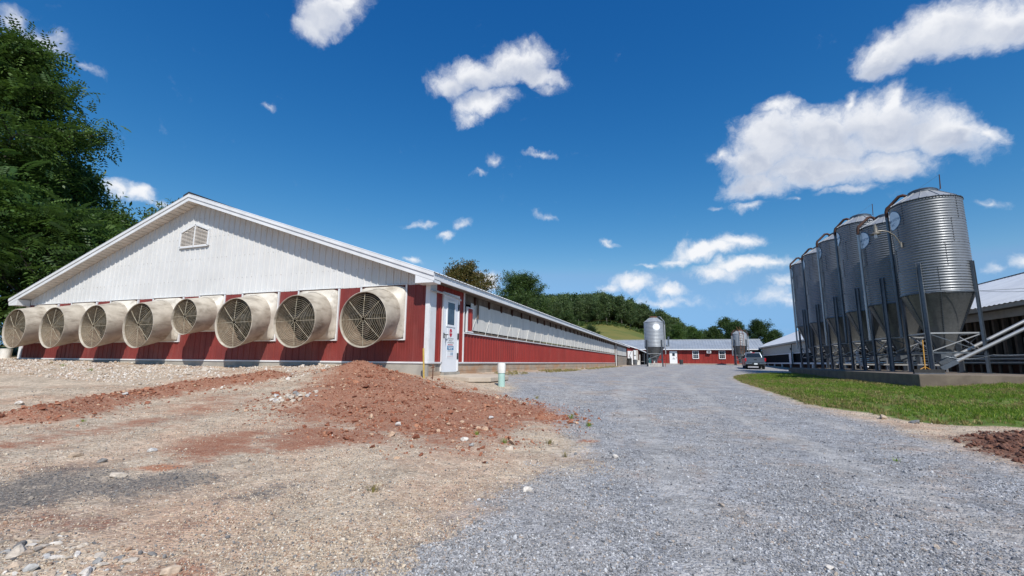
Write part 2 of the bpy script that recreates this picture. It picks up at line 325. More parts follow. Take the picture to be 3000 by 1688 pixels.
class MB:
    def __init__(s): s.v = []; s.f = []
    def add(s, vs, fs):
        n = len(s.v); s.v += [tuple(map(float, p)) for p in vs]; s.f += [tuple(i+n for i in q) for q in fs]; return s
    def box(s, c, d, rz=0.0, mat=None):
        x, y, z = (i/2 for i in d); pts = [Vector((sx*x, sy*y, sz*z)) for sz in (-1, 1) for sy in (-1, 1) for sx in (-1, 1)]
        r = mat if mat is not None else Matrix.Rotation(rz, 3, 'Z'); c = Vector(c)
        return s.add([r @ p+c for p in pts], [(0, 2, 3, 1), (4, 5, 7, 6), (0, 1, 5, 4), (2, 6, 7, 3), (0, 4, 6, 2), (1, 3, 7, 5)])
    def box2(s, a, b):
        return s.box([(i+j)/2 for i, j in zip(a, b)], [abs(j-i) for i, j in zip(a, b)])
    def bar(s, p, q, w, h=None, up=(0, 0, 1)):
        p, q = Vector(p), Vector(q); d = q-p; h = h or w
        t = d.normalized(); u = Vector(up); u = (u-t*u.dot(t)); u = u.normalized() if u.length > 1e-4 else t.orthogonal().normalized()
        l = t.cross(u); m = Matrix((t, l, u)).transposed()
        return s.box((p+q)/2, (d.length, w, h), mat=m)
    def tube(s, pts, r, seg=8, caps=True):
        pts = [Vector(p) for p in pts]; n = len(pts); rs = r if isinstance(r, (list, tuple)) else [r]*n
        prev = None; vs = []; fs = []
        for i, p in enumerate(pts):
            t = (pts[min(i+1, n-1)]-pts[max(i-1, 0)]).normalized()
            if prev is None: u = t.orthogonal().normalized()
            else: u = prev-t*prev.dot(t); u = u.normalized() if u.length > 1e-5 else t.orthogonal().normalized()
            prev = u; w = t.cross(u)
            for k in range(seg):
                a = 2*math.pi*k/seg; vs.append(p+(u*math.cos(a)+w*math.sin(a))*rs[i])
        for i in range(n-1):
            for k in range(seg):
                a, b = i*seg+k, i*seg+(k+1) % seg; fs.append((a, b, b+seg, a+seg))
        if caps: fs += [tuple(reversed(range(seg))), tuple(range((n-1)*seg, n*seg))]
        return s.add(vs, fs)
    def lathe(s, prof, seg=24, c=(0, 0, 0), ax='Z', close=False, a0=0.0, a1=2*math.pi):
        full = abs(a1-a0-2*math.pi) < 1e-6; ns = seg if full else seg+1; vs = []; fs = []
        for (r, h) in prof:
            for k in range(ns):
                a = a0+(a1-a0)*k/seg; x, y = r*math.cos(a), r*math.sin(a)
                vs.append(((c[0]+x, c[1]+y, c[2]+h) if ax == 'Z' else (c[0]+x, c[1]+h, c[2]+y) if ax == 'Y' else (c[0]+h, c[1]+x, c[2]+y)))
        m = len(prof)
        for i in range(m-1):
            for k in range(seg):
                a, b = i*ns+k, i*ns+((k+1) % ns); fs.append((a, b, b+ns, a+ns))
        if close: fs += [tuple(range(ns)), tuple(reversed(range((m-1)*ns, m*ns)))]
        return s.add(vs, fs)
    def prism(s, poly, a, b, ax='Y'):
        """poly: 2-D outline extruded from a to b along an axis; outline in the two other axes"""
        n = len(poly)
        g = {'Y': lambda p, t: (p[0], t, p[1]), 'X': lambda p, t: (t, p[0], p[1]), 'Z': lambda p, t: (p[0], p[1], t)}[ax]
        vs = [g(p, a) for p in poly]+[g(p, b) for p in poly]
        return s.add(vs, [tuple(range(n)), tuple(reversed(range(n, 2*n)))]+[(i, i+n, (i+1) % n+n, (i+1) % n) for i in range(n)])
    def quad(s, *p): return s.add(p, [tuple(range(len(p)))])
    def mesh(s, name, mat, smooth=False, off=None):
        me = bpy.data.meshes.new(name); o = off if off is not None else (0, 0, 0)
        me.from_pydata([(x-o[0], y-o[1], z-o[2]) for x, y, z in s.v], [], s.f); me.update()
        me.materials.append(MATS[mat])
        bm = bmesh.new(); bm.from_mesh(me); bmesh.ops.recalc_face_normals(bm, faces=bm.faces); bm.to_mesh(me); bm.free()
        if smooth:
            me.polygons.foreach_set('use_smooth', np.ones(len(me.polygons), bool))
            me.set_sharp_from_angle(angle=R(38))
        return me
    def build(s, name, mat, parent=None, smooth=False, bevel=0.0):
        o = link(name, s.mesh(name, mat, smooth, wloc(parent) if parent is not None else None), parent)
        if bevel:
            bv = o.modifiers.new('bevel', 'BEVEL'); bv.width = bevel; bv.segments = 2; bv.limit_method = 'ANGLE'; bv.angle_limit = R(40)
        return o
def textmesh(body, size, mat, align='CENTER'):
    cu = bpy.data.curves.new('lettering', 'FONT'); cu.body = body; cu.size = size; cu.align_x = align; cu.align_y = 'CENTER'; cu.extrude = 0.0006; cu.resolution_u = 2
    o = bpy.data.objects.new('lettering', cu); COL.objects.link(o)
    me = bpy.data.meshes.new_from_object(o.evaluated_get(bpy.context.evaluated_depsgraph_get()))
    bpy.data.objects.remove(o); bpy.data.curves.remove(cu); me.materials.clear(); me.materials.append(MATS[mat]); me.name = 'lettering'
    return me

# ------------------------------------------------------------------ terrain
CP = np.array([(0,0,0),(0,3,0),(3,3,0),(-3,3,.02),(0,-10,-.1),(10,0,.05),(-10,0,.15),(20,-5,.1),(-20,-5,.45),
(0,10,.12),(0,20,.22),(0,35,.3),(1,50,.42),(3,62,.55),(3,76.7,.68),(-9,76.7,.7),(12,76.7,.7),
(-5.5,12,.5),(-5.5,20,.5),(-5.5,35,.5),(-5.5,49,.51),(-5.5,60,.55),(-4.2,9.4,.30),(-4.0,10.9,.30),(-3.9,12.5,.36),
(-7.7,9.9,.72),(-12,9.9,.67),(-17,9.9,.74),(-23,9.9,.83),(-30,10,1.0),(-26,20,1.2),(-14,20,.8),(-14,40,.8),(-14,60,.8),
(-10,6,.35),(-15,6,.5),(-20,5,.65),(-6,6,.2),
(6.9,17,.23),(9.3,16.8,.40),(12,16.5,.5),(5,13,.18),(7,10,.15),(12,14,.42),(14,10,.3),(6.7,25,.25),(6.8,33,.3),(5,30,.28),
(8,53.5,.31),(10,45,.35),(9,70,.62),(12,30,.5),(14,20,.5),(-1.9,53.7,.48),
(0,120,1),(60,100,1),(-60,100,2),(60,20,.5),(60,-40,0),(-60,-40,.5),(0,-60,-.3),(-60,20,2.0)], float)
def _phi(r2): return np.sqrt(r2+4.0)
def _fit():
    P = CP[:, :2]; d2 = ((P[:, None]-P[None])**2).sum(-1); n = len(P)
    A = np.zeros((n+3, n+3)); A[:n, :n] = _phi(d2); A[:n, n] = 1; A[:n, n+1:] = P; A[n, :n] = 1; A[n+1:, :n] = P.T
    b = np.zeros(n+3); b[:n] = CP[:, 2]; return np.linalg.solve(A, b)
_W = _fit()
def sstep(a, b, x): t = np.clip((x-a)/(b-a), 0, 1); return t*t*(3-2*t)
def vnoise(x, y, s, seed=0):
    """smooth value noise on a lattice of cell size s, range -1..1"""
    x = x/s+seed*17.31; y = y/s+seed*9.77; xi = np.floor(x).astype(np.int64); yi = np.floor(y).astype(np.int64); fx = x-xi; fy = y-yi
    def h(a, b):
        n = (a*374761393+b*668265263+seed*974711) & 0x7fffffff; n = ((n ^ (n >> 13))*1274126177) & 0x7fffffff
        return ((n ^ (n >> 16)) & 0xffff)/32767.5-1
    u = fx*fx*(3-2*fx); v = fy*fy*(3-2*fy)
    return (h(xi, yi)*(1-u)+h(xi+1, yi)*u)*(1-v)+(h(xi, yi+1)*(1-u)+h(xi+1, yi+1)*u)*v
def seg_dist(x, y, pts):
    d = np.full(x.shape, 1e9); 
    for (ax, ay), (bx, by) in zip(pts[:-1], pts[1:]):
        t = np.clip(((x-ax)*(bx-ax)+(y-ay)*(by-ay))/((bx-ax)**2+(by-ay)**2), 0, 1); d = np.minimum(d, np.hypot(x-ax-t*(bx-ax), y-ay-t*(by-ay)))
    return d
def poly_sd(x, y, poly):
    """signed distance, positive inside"""
    ins = np.zeros(x.shape, bool); n = len(poly)
    for i in range(n):
        (ax, ay), (bx, by) = poly[i], poly[(i+1) % n]
        if ay == by: continue
        c = ((ay > y) != (by > y)) & (x < (bx-ax)*(y-ay)/(by-ay)+ax); ins ^= c
    d = seg_dist(x, y, list(poly)+[poly[0]]); return np.where(ins, d, -d)
LAWN = [(2.95,26.2),(4.2,30.5),(6.0,33.2),(6.95,32.6),(6.95,17.1),(22,17.1),(22,7.9),(8.0,7.7),(5.6,8.0),(4.64,8.2),(4.17,8.2),(3.75,8.15),(3.3,8.5),(3.1,9.3),(2.62,10.2),(2.45,11.4),(2.42,14.5),(2.5,19),(2.6,23)]
ROAD = [(-4.9,75.8),(-4.9,50),(-5.0,44.5),(-5.05,30),(-5.2,20),(-5.2,13.2),(-4.3,11.6),(-3.7,10.6),(-3.19,8.6),(-2.24,7.4),(-1.48,6.2),(-1.05,5.2),(-0.83,4.25),(-1.1,3.17),(-1.16,2.69),(-1.2,2.15),(-1.25,1.7),(-1.4,-14),(6,-14),(3.9,2.0),(3.2,3.6),(2.75,5.1),(2.72,6.35),(2.75,8.1),(2.3,10.3),(2.25,14.25),(2.6,23.5),(4.1,31.5),(6.2,34.5),(8.0,38),(11.5,44),(11.8,75.8)]
MOUND = [(-5.9,5.6),(-6.6,7.46),(-7.9,9.0),(-7.0,9.7),(-5.9,9.5),(-4.9,8.96),(-3.5,8.33),(-1.95,7.63),(-1.6,6.86),(-1.85,5.44),(-1.78,4.8),(-2.4,4.35),(-3.81,4.7),(-5.04,5.0)]
REDB = [(-4.75,3.24),(-4.57,3.92),(-4.1,5.01),(-3.13,4.72),(-2.5,4.3),(-2.78,3.91),(-3.55,3.42),(-3.93,3.05)]
REDD = [(-12,3.0),(-7.93,3.38),(-6.3,4.34),(-6.7,5.68),(-8.4,7.7),(-5.88,7.0),(-5.13,4.89),(-5.33,3.35),(-5.25,2.29),(-9,1.4)]
REDE = [(-8.2,7.6),(-5.9,5.5),(-4,4.7),(-2.4,4.2),(-1.6,4.5),(-1.5,3.6),(-3.0,3.2),(-4.0,3.0),(-5.5,2.4),(-10,2.0),(-10,3.4)]
WIND = [(-7.7,3.62),(-8.15,4.3),(-8.6,5.5),(-8.75,6.8),(-8.35,7.7)]
DARK = [[(-6.5,1.4),(-4.6,2.0),(-4.15,2.6),(-3.74,2.84),(-3.2,2.5),(-3.1,2.0),(-3.1,1.6),(-3.6,1.2),(-5,.7)], [(-3.0,2.32),(-2.85,2.78),(-2.4,2.74),(-2.5,2.3)]]
ORANGE = [[(-4.15,2.54),(-4.09,2.81),(-3.74,2.82),(-3.85,2.62)], [(-1.05,5.12),(-1.0,5.34),(-.82,5.34),(-.85,5.12)], [(-2.05,7.0),(-1.6,7.0),(-1.4,6.6),(-1.9,6.4)]]
DIRTR = [(2.95,5.2),(2.85,6.1),(3.0,6.8),(3.66,7.55),(4.4,7.75),(7,7.4),(9,5.6),(6,4.4),(3.6,4.3)]
Z_RED_AREAS = [(MOUND, 1.0, .8), ([(-4.43,2.98),(-4.75,3.4),(-4.75,4.07),(-4.65,4.28),(-3.96,3.57),(-3.85,3.24),(-3.92,2.97)], .92, .30), ([(-3.77,3.4),(-4.41,4.18),(-4.55,4.93),(-3.53,4.92),(-2.82,4.51),(-3.04,4.11),(-3.36,3.67),(-3.54,3.35)], .95, .35),
 ([(-12,2.6),(-6.54,2.82),(-6.7,3.48),(-6.6,4.1),(-6.48,4.51),(-7.3,5.41),(-7.9,6.9),(-7.46,6.9),(-6.22,5.96),(-6.5,5.28),(-5.85,4.15),(-5.71,3.62),(-5.69,3.09),(-5.31,2.58),(-5.11,2.23),(-10,.9)], .68, .5), ([(-2.48,1.32),(-2.43,1.49),(-2.02,1.72),(-1.71,1.75),(-1.72,1.61),(-1.7,1.2)], .5, .25),
 ([(-4.52,8.59),(-3.18,8.09),(-1.8,7.53),(-1.55,6.92),(-1.68,5.55),(-1.78,4.85),(-2.32,4.45)], .85, .5), ([(-3.6,1.75),(-3.0,1.9),(-2.9,1.7),(-3.3,1.5)], .5, .2)]
Z_DARK_AREAS = [([(-7,1.2),(-4.58,2.01),(-4.72,2.31),(-4.53,2.49),(-4.08,2.49),(-3.84,2.6),(-3.65,2.77),(-3.25,2.57),(-3.13,2.4),(-3.31,2.25),(-3.28,2.02),(-3.55,1.9),(-3.54,1.58),(-5,.6)], 1.0, .35), ([(-3.92,1.74),(-3.21,1.94),(-2.89,1.87),(-2.85,1.61),(-3.15,1.43)], .62, .25), ([(-2.74,2.29),(-2.79,2.54),(-2.69,2.82),(-2.48,2.73),(-2.46,2.47),(-2.53,2.32)], .8, .18), ([(-2.3,2.34),(-2.36,2.56),(-2.22,2.56),(-2.12,2.35)], .7, .12), ([(-1.5,1.4),(-1.61,1.81),(-1.56,2.04),(-1.41,2.34),(-1.0,2.1),(-1.1,1.6)], .45, .25)]
def terrain(x, y, fine=True):
    x = np.asarray(x, float); y = np.asarray(y, float); r = np.hypot(x, y)
    k = np.where(r > 90, 90/np.maximum(r, 1e-6), 1); xx, yy = x*k, y*k
    n = len(CP); z = np.full(x.shape, _W[n])+_W[n+1]*xx+_W[n+2]*yy
    for i in range(n): z = z+_W[i]*_phi((xx-CP[i, 0])**2+(yy-CP[i, 1])**2)
    # wooded hill behind the far barn, falling away to the right
    A = 36*sstep(30, -33, x)*sstep(-420, -150, x); hz = A*np.clip((y-88)/250, 0, 1)**1.1
    cap = np.interp(x*328/np.maximum(y, 150), [-100, -66, -46, -26, 0, 7, 20], [42, 38.5, 28.5, 18.5, 10.5, 8, 3]); d_ = hz-cap
    z = z+(hz-np.where(d_ > 0, d_, 0)-.6*np.exp(-np.abs(d_)/3)*(hz > 1))*sstep(900, 420, y)
    # heaped red earth by the door, the ridge of pushed-up soil and the brown heap
    g = lambda cx, cy, a, sx, sy: a*np.exp(-((x-cx)/sx)**2-((y-cy)/sy)**2)
    z = z+g(-6.65, 8.65, .30, .80, .70)+g(-5.4, 7.7, .15, 1.3, 1.2)+g(-3.6, 7.3, .10, 1.4, 1.0)+g(-5.9, 6.6, .08, .6, .6)
    wd = seg_dist(x, y, WIND); z = z+.12*np.exp(-(wd/.38)**2)
    z = z+g(5.2, 6.2, .16, 1.7, 1.0)
    if fine:
        near = np.exp(-(r/45)**2)
        z = z+near*(.012*vnoise(x, y, .9, 1)+.008*vnoise(x, y, .33, 2))
        mm = np.clip(poly_sd(x, y, MOUND)/.6, 0, 1); ww = np.exp(-(wd/.38)**2); rr = np.clip(poly_sd(x, y, DIRTR)/.3, 0, 1)
        m = np.maximum(np.maximum(mm, ww), rr)
        z = z+m*(.030*vnoise(x, y, .34, 3)+.018*vnoise(x, y, .13, 4)+.008*vnoise(x, y, .06, 5))
        ln = np.clip(poly_sd(x, y, LAWN)/.5, 0, 1); z = z+ln*.03*vnoise(x, y, 1.6, 6)
    return z
def tz(x, y): return float(terrain(np.array([x]), np.array([y]))[0])
def tzs(x, y): return float(terrain(np.array([x]), np.array([y]), False)[0])
def track_x(y): return np.interp(y, [-10, 2, 6, 10, 20, 35, 50, 75], [1.2, 1.0, .5, -.2, -.9, -.4, 1.2, 2.5])
def weights(x, y):
    w = lambda sd, s: np.clip(.5+sd/(2*s), 0, 1)
    d = np.hypot(x, y)
    zr = w(poly_sd(x, y, ROAD), .55+.012*d); zg = w(poly_sd(x, y, LAWN), .22)
    zd = np.maximum.reduce([np.exp(-(seg_dist(x, y, WIND)/.60)**4)]+[wt_*w(poly_sd(x, y, p), s_) for p, wt_, s_ in Z_RED_AREAS])
    zk = np.maximum.reduce([wt_*w(poly_sd(x, y, p), s_) for p, wt_, s_ in Z_DARK_AREAS])
    zo = np.maximum.reduce([w(poly_sd(x, y, p), .10) for p in ORANGE])
    zb = w(poly_sd(x, y, DIRTR), .35)
    zm = np.maximum(sstep(84, 92, y), np.maximum(sstep(24.5, 27, -x), sstep(26, 32, x)))
    zt = np.exp(-((np.abs(x-track_x(y))-.82)/.26)**2)
    return dict(zt=zt, zr=zr, zg=zg, zd=zd, zk=zk, zo=zo, zb=zb, zm=zm)

def ground_material():
    m, b = newmat('yard_ground')
    at = lambda k: b.n('ShaderNodeAttribute', attribute_name=k).outputs['Fac']
    pos = b.n('ShaderNodeNewGeometry').outputs['Position']
    n1 = b.noise(pos, .9, 6.0, .62); n2 = b.noise(pos, 3.4, 6.0, .66); n3 = b.noise(pos, 14.0, 5.0, .7); n4 = b.noise(pos, 60.0, 3.0, .7)
    jit = b.math('ADD', b.math('MULTIPLY', b.math('SUBTRACT', n1, .5), .9), b.math('MULTIPLY', b.math('SUBTRACT', n2, .5), .9))
    jit = b.math('ADD', jit, b.math('MULTIPLY', b.math('SUBTRACT', n3, .5), .9))
    jit = b.math('ADD', jit, b.math('MULTIPLY', b.math('SUBTRACT', b.noise(b.vmath('MULTIPLY', pos, (1.0, 2.6, 1.0)), 2.1, 5.0, .65), .5), .9))
    def msk(k, w=1.0, lo=.26, hi=.74): return b.ramp(b.math('ADD', at(k), b.math('MULTIPLY', jit, w)), lo, hi)
    v1 = b.n('ShaderNodeTexVoronoi', ins={'Vector': pos, 'Scale': 46.0}); v2 = b.n('ShaderNodeTexVoronoi', ins={'Vector': pos, 'Scale': 95.0}); v3 = b.n('ShaderNodeTexVoronoi', ins={'Vector': pos, 'Scale': 17.0})
    def cells(v): return b.n('ShaderNodeSeparateColor', ins={0: v.outputs['Color']}).outputs[0]
    c1, c2, c3 = cells(v1), cells(v2), cells(v3)
    def pebble(stops):
        cr = b.n('ShaderNodeValToRGB', ins={'Fac': b.math('ADD', b.math('MULTIPLY', c1, .62), b.math('MULTIPLY', c2, .38))})
        while len(cr.color_ramp.elements) < len(stops): cr.color_ramp.elements.new(.5)
        for e, (p, c) in zip(cr.color_ramp.elements, stops): e.position = p; e.color = (*c, 1)
        return cr.outputs[0]
    road = pebble([(.0, (.13, .132, .137)), (.30, (.235, .237, .245)), (.55, (.32, .323, .333)), (.80, (.41, .412, .42)), (1, (.52, .52, .525))])
    road = b.mix(b.math('MULTIPLY', b.ramp(b.math('ADD', n1, b.math('MULTIPLY', b.math('SUBTRACT', n2, .5), .5)), .47, .68), .62), road, (.39, .32, .255))
    road = b.mix(b.math('MULTIPLY', b.ramp(n2, .50, .72), .35), road, (.18, .18, .19))
    road = b.mix(b.math('MULTIPLY', b.ramp(b.noise(b.vmath('MULTIPLY', pos, (1, .16, 1)), 1.1, 6.0, .7), .46, .68), .45), road, (.42, .39, .36))
    road = b.mix(b.math('MULTIPLY', b.ramp(b.math('ADD', at('zt'), b.math('MULTIPLY', jit, .45)), .35, 1.0), .55), road, (.40, .385, .365))
    tan = pebble([(.0, (.22, .185, .155)), (.22, (.38, .295, .215)), (.5, (.50, .405, .30)), (.78, (.57, .475, .365)), (1, (.66, .60, .51))])
    tan = b.mix(b.math('MULTIPLY', b.ramp(n2, .40, .68), .65), tan, (.52, .42, .31))
    tan = b.mix(b.math('MULTIPLY', b.ramp(n1, .42, .66), .6), tan, (.45, .275, .18))
    red = b.mix(b.ramp(n3, .3, .72), (.225, .080, .044), (.36, .160, .095))
    red = b.mix(b.math('MULTIPLY', b.ramp(c2, .74, .9), .6), red, (.47, .32, .22))
    red = b.mix(b.math('MULTIPLY', b.ramp(n2, .52, .7), .4), red, (.40, .22, .14))
    dark = pebble([(.0, (.06, .057, .056)), (.4, (.125, .115, .108)), (.7, (.20, .175, .155)), (.9, (.33, .27, .215)), (1, (.46, .40, .33))])
    orange = b.mix(b.ramp(n3, .35, .7), (.42, .155, .07), (.34, .14, .075))
    brown = b.mix(b.ramp(n3, .35, .66), (.095, .045, .030), (.23, .115, .076))
    turf = b.mix(b.ramp(n3, .3, .7), (.065, .135, .018), (.15, .20, .040))
    turf = b.mix(b.math('MULTIPLY', b.ramp(n2, .46, .70), .7), turf, (.22, .20, .075))
    field = b.mix(b.ramp(b.noise(pos, .05, 6.0, .6), .4, .62), (.17, .155, .042), (.10, .125, .030))
    c4 = cells(b.n('ShaderNodeTexVoronoi', ins={'Vector': pos, 'Scale': 7.0}))
    col = b.mix(msk('zr', .55), tan, road)
    speck = b.math('ADD', b.math('MULTIPLY_ADD', c3, .34, .83), b.math('MULTIPLY_ADD', c4, .22, -.11))
    speck = b.math('MULTIPLY', speck, b.math('MULTIPLY_ADD', b.ramp(b.noise(pos, 1.7, 6.0, .7), .3, .7), .30, .85))
    col = b.n('ShaderNodeHueSaturation', ins={'Value': speck, 'Color': col}).outputs[0]
    col = b.mix(b.math('MULTIPLY', msk('zk', 1.5, .2, .95), .85), col, dark)
    col = b.mix(b.math('MULTIPLY', msk('zd', 1.25, .18, .86), .93), col, red)
    col = b.mix(b.math('MULTIPLY', msk('zo', .8), .8), col, orange)
    col = b.mix(msk('zb', .7), col, brown)
    col = b.mix(msk('zg', .55), col, turf)
    col = b.mix(at('zm'), col, field)
    p = b.n('ShaderNodeBsdfPrincipled', ins={'Base Color': col, 'Roughness': .92, 'Specular IOR Level': .25})
    h = b.math('ADD', b.math('MULTIPLY', v1.outputs['Distance'], -.022), b.math('MULTIPLY', v2.outputs['Distance'], -.009))
    h = b.math('ADD', h, b.math('MULTIPLY', n3, .020)); h = b.math('ADD', h, b.math('MULTIPLY', c1, .008)); h = b.math('ADD', h, b.math('MULTIPLY', n4, .003))
    bn = b.n('ShaderNodeBump', ins={'Strength': .55, 'Distance': 1.0, 'Height': h}); b.nt.links.new(bn.outputs[0], p.inputs['Normal'])
    b.n('ShaderNodeOutputMaterial', ins={'Surface': p.outputs[0]})
ground_material()
def build_ground():
    c0 = math.pi/2+YAW
    ang = np.concatenate([np.arange(-80, 80, .36), np.arange(80, 280, 2.5)])*math.pi/180+c0
    rad = np.concatenate([np.linspace(.25, 1.2, 12, endpoint=False), 1.2*np.exp(np.linspace(0, math.log(14/1.2), 215, endpoint=False)), 14*np.exp(np.linspace(0, math.log(100/14), 90, endpoint=False)), 100*np.exp(np.linspace(0, math.log(45), 60))])
    na, nr = len(ang), len(rad)
    X = (rad[:, None]*np.cos(ang)[None]).ravel(); Y = (rad[:, None]*np.sin(ang)[None]).ravel()
    X = np.append(X, 0.0); Y = np.append(Y, 0.0); Z = terrain(X, Y); wt = weights(X, Y)
    i = np.arange(nr-1)[:, None]*na; j = np.arange(na)[None]; j2 = (j+1) % na
    F = np.stack([i+j, i+na+j, i+na+j2, i+j2], -1).reshape(-1, 4)
    cx, cy = X[F].mean(1), Y[F].mean(1)
    fw = {k: v[F].mean(1) for k, v in wt.items()}
    cls = np.zeros(len(F), int)
    cls[fw['zr'] > .5] = 1; mo = poly_sd(cx, cy, MOUND) > 0; cls[mo] = 3; cls[np.exp(-(seg_dist(cx, cy, WIND)/.55)**4) > .5] = 4
    cls[fw['zb'] > .5] = 5; cls[fw['zg'] > .5] = 2; cls[(cy > 90) & (np.hypot(cx, cy) > 92)] = 6
    names = {0: ('ground', 'structure'), 1: ('driveway', 'structure'), 2: ('lawn', 'structure'), 3: ('dirt_mound', 'structure'), 4: ('soil_ridge', 'structure'), 5: ('soil_heap', 'structure'), 6: ('hillside', 'structure')}
    labels = {0: 'bare tan and reddish stony yard around the red barn', 1: 'grey crushed stone driveway running between the barns', 2: 'mown green lawn beside the concrete silo pad', 3: 'heap of loose red earth in front of the barn corner', 4: 'long low ridge of pushed up red soil crossing the bare yard', 5: 'dark brown soil heaped at the right edge of the driveway', 6: 'meadow and wooded hillside rising behind the far barn'}
    for k, (nm, kd) in names.items():
        f = F[cls == k]
        if not len(f): continue
        if k == 0:   # close the little hole under the camera
            pass
        u, inv = np.unique(f, return_inverse=True)
        me = npmesh(nm, np.stack([X[u], Y[u], Z[u]], 1), inv.reshape(-1, 4), 'yard_ground', True)
        for a, v in wt.items():
            at = me.attributes.new(a, 'FLOAT', 'POINT'); at.data.foreach_set('value', v[u].astype(np.float32))
        tag(link(nm, me), labels[k], kind=kd)
build_ground()
# ------------------------------------------------------------------ the long red and white barn
WX, WY, LX = -5.76, 10.05, -23.10           # side wall plane, end wall plane, left corner
BL = 63.0                                    # far end of the barn
AX = (WX+LX)/2; SL = (5.93-2.98)/8.67        # ridge position and roof slope
Z_SILL, Z_RED = 0.85, 2.84
def soff(x): return 5.93-SL*abs(x-AX)        # underside of the rake
barn = thing('poultry_barn', (AX, 36, 0.5), 'very long red barn with white gable end and pale curtained side', 'barn')
RIB = [(0, 0), (.012, .019), (.034, .019), (.048, 0), (.108, .0), (.114, .004), (.124, .004), (.130, 0), (.168, 0), (.174, .004), (.184, .004), (.190, 0)]
PITCHW = .2286
def rib_profile(w):
    out = []; k = 0
    while k*PITCHW < w-1e-6:
        for (u, d) in RIB:
            if k*PITCHW+u < w-1e-6: out.append((k*PITCHW+u, d))
        k += 1
    return out+[(w, 0.0)]
def panel(name, mat, parent, origin, udir, ndir, w, z0, ztop, scale=1.0):
    """ribbed metal sheet standing on a wall; ztop may be a function of distance along the wall"""
    u, n = Vector(udir), Vector(ndir); o = Vector(origin); pr = rib_profile(w); vs = []
    for (a, d) in pr:
        p = o+u*a+n*d*scale; zt = ztop(a) if callable(ztop) else ztop
        vs += [(p.x, p.y, z0), (p.x, p.y, zt)]
    m = MB(); m.add(vs, [(2*i, 2*i+2, 2*i+3, 2*i+1) for i in range(len(pr)-1)])
    return m.build(name, mat, parent)
def panel_copies(src, name, parent, offs):
    for d in offs:
        o = src.copy(); COL.objects.link(o); o.location = Vector(src.location)+Vector(d); o.name = name
# walls behind the sheets
m = MB(); m.prism([(LX+.03, .2), (WX-.05, .2), (WX-.05, 2.9), (AX, soff(AX)-.05), (LX+.03, 2.9)], WY+.03, WY+.13); m.build('end_wall', 'dark_core', barn)
m = MB(); m.box2((WX-.16, 12.05, .2), (WX-.03, BL, 1.70)); m.box2((WX-.16, WY+.13, .2), (WX-.03, 12.05, 2.9)); m.box2((LX, WY+.13, .2), (LX+.1, BL, 2.9)); m.box2((LX, BL-.1, .2), (WX-.1, BL, 2.9)); m.build('side_wall', 'dark_core', barn)
# end wall sheets: 19 across
NP = 19; PW = (WX-LX)/NP
for i in range(NP):
    x0 = LX+i*PW
    panel('red_siding_panel', 'red_siding_faded', barn, (x0, WY, 0), (1, 0, 0), (0, -1, 0), PW-.002, Z_SILL+.01, Z_RED)
    panel('white_siding_panel', 'white_siding', barn, (x0, WY-.004, 0), (1, 0, 0), (0, -1, 0), PW-.002, Z_RED-.004, lambda a, x0=x0: soff(x0+a)-.005, 1.45)
m = MB()
for i in range(90):
    x = LX+.2+i*(WX-LX-.4)/89
    for z in (3.35, 4.05, 4.75, 5.4):
        if z < soff(x)-.15: m.box((x, WY-.010, z), (.014, .012, .014))
tag(m.build('screw_row', 'poured_concrete', barn), kind='stuff')
m = MB(); m.box2((LX-.01, WY-.035, Z_SILL-.02), (WX+.03, WY+.02, Z_SILL+.02)); m.box2((WX-.02, WY+.02, Z_SILL-.02), (WX+.035, 10.74, Z_SILL+.02)); m.box2((WX-.02, 11.72, Z_SILL-.02), (WX+.035, 49.0, Z_SILL+.02)); m.build('base_trim', 'white_trim', barn)
m = MB(); m.box2((WX-.10, WY-.03, Z_SILL+.02), (WX+.024, WY+.0, 2.80)); m.box2((WX+.0, WY-.0, Z_SILL+.02), (WX+.03, WY+.30, 2.885)); m.build('corner_trim', 'white_trim', barn)
m = MB(); m.box2((LX-.03, WY-.03, Z_SILL+.02), (LX+.16, WY+.2, 2.82)); m.build('corner_trim', 'white_trim', barn)
m = MB(); m.box2((LX, WY-.012, .1), (WX+.01, WY+.05, Z_SILL-.02)); m.build('end_foundation', 'poured_concrete', barn)
# rake: soffit boards, fascia, ridge
RY = WY-.41                                   # outer face of the gable overhang
EX = WX+.31; ELX = LX-.31                     # eave lines
for side in (-1, 1):
    n = 46 if side < 0 else 1; L = (WX-LX)/2+.31
    for i in range(n):
        a, b2 = L*i/n, L*(i+1)/n-(.024 if n > 1 else 0)
        p = [(AX+side*a, soff(AX+side*a)), (AX+side*b2, soff(AX+side*b2))]
        m = MB(); m.prism([p[0], p[1], (p[1][0], p[1][1]+.012), (p[0][0], p[0][1]+.012)], RY+.03, WY-.006); m.build('soffit_board', 'soffit', barn)
    for (dz0, dz1, dy, nm) in ((-.035, .085, 0, 'rake_fascia'), (.085, .175, .025, 'rake_trim')):
        m = MB(); xa, xb = AX, AX+side*(L+.02)
        m.prism([(xa, soff(xa)+dz0), (xb, soff(xb)+dz0), (xb, soff(xb)+dz1), (xa, soff(xa)+dz1)], RY-dy, RY+.03); m.build(nm, 'white_trim', barn)
def roof_slope(side):
    """ribbed sheets of one roof side: the ribs run up the slope"""
    m = MB(); y0 = RY-.03; L = (WX-LX)/2+.35; nb = int((BL+.4-y0)/PITCHW); vs = []
    for k in range(nb):
        for (u, d) in RIB[:5]:
            y = y0+k*PITCHW+u
            for t in (0, L): x = AX+side*t; vs.append((x, y, soff(x)+.178+d))
    n = len(vs)//2; m.add(vs, [(2*i, 2*i+2, 2*i+3, 2*i+1) for i in range(n-1)]); return m
for side in (-1, 1): roof_slope(side).build('metal_roof', 'roof_white_metal', barn)
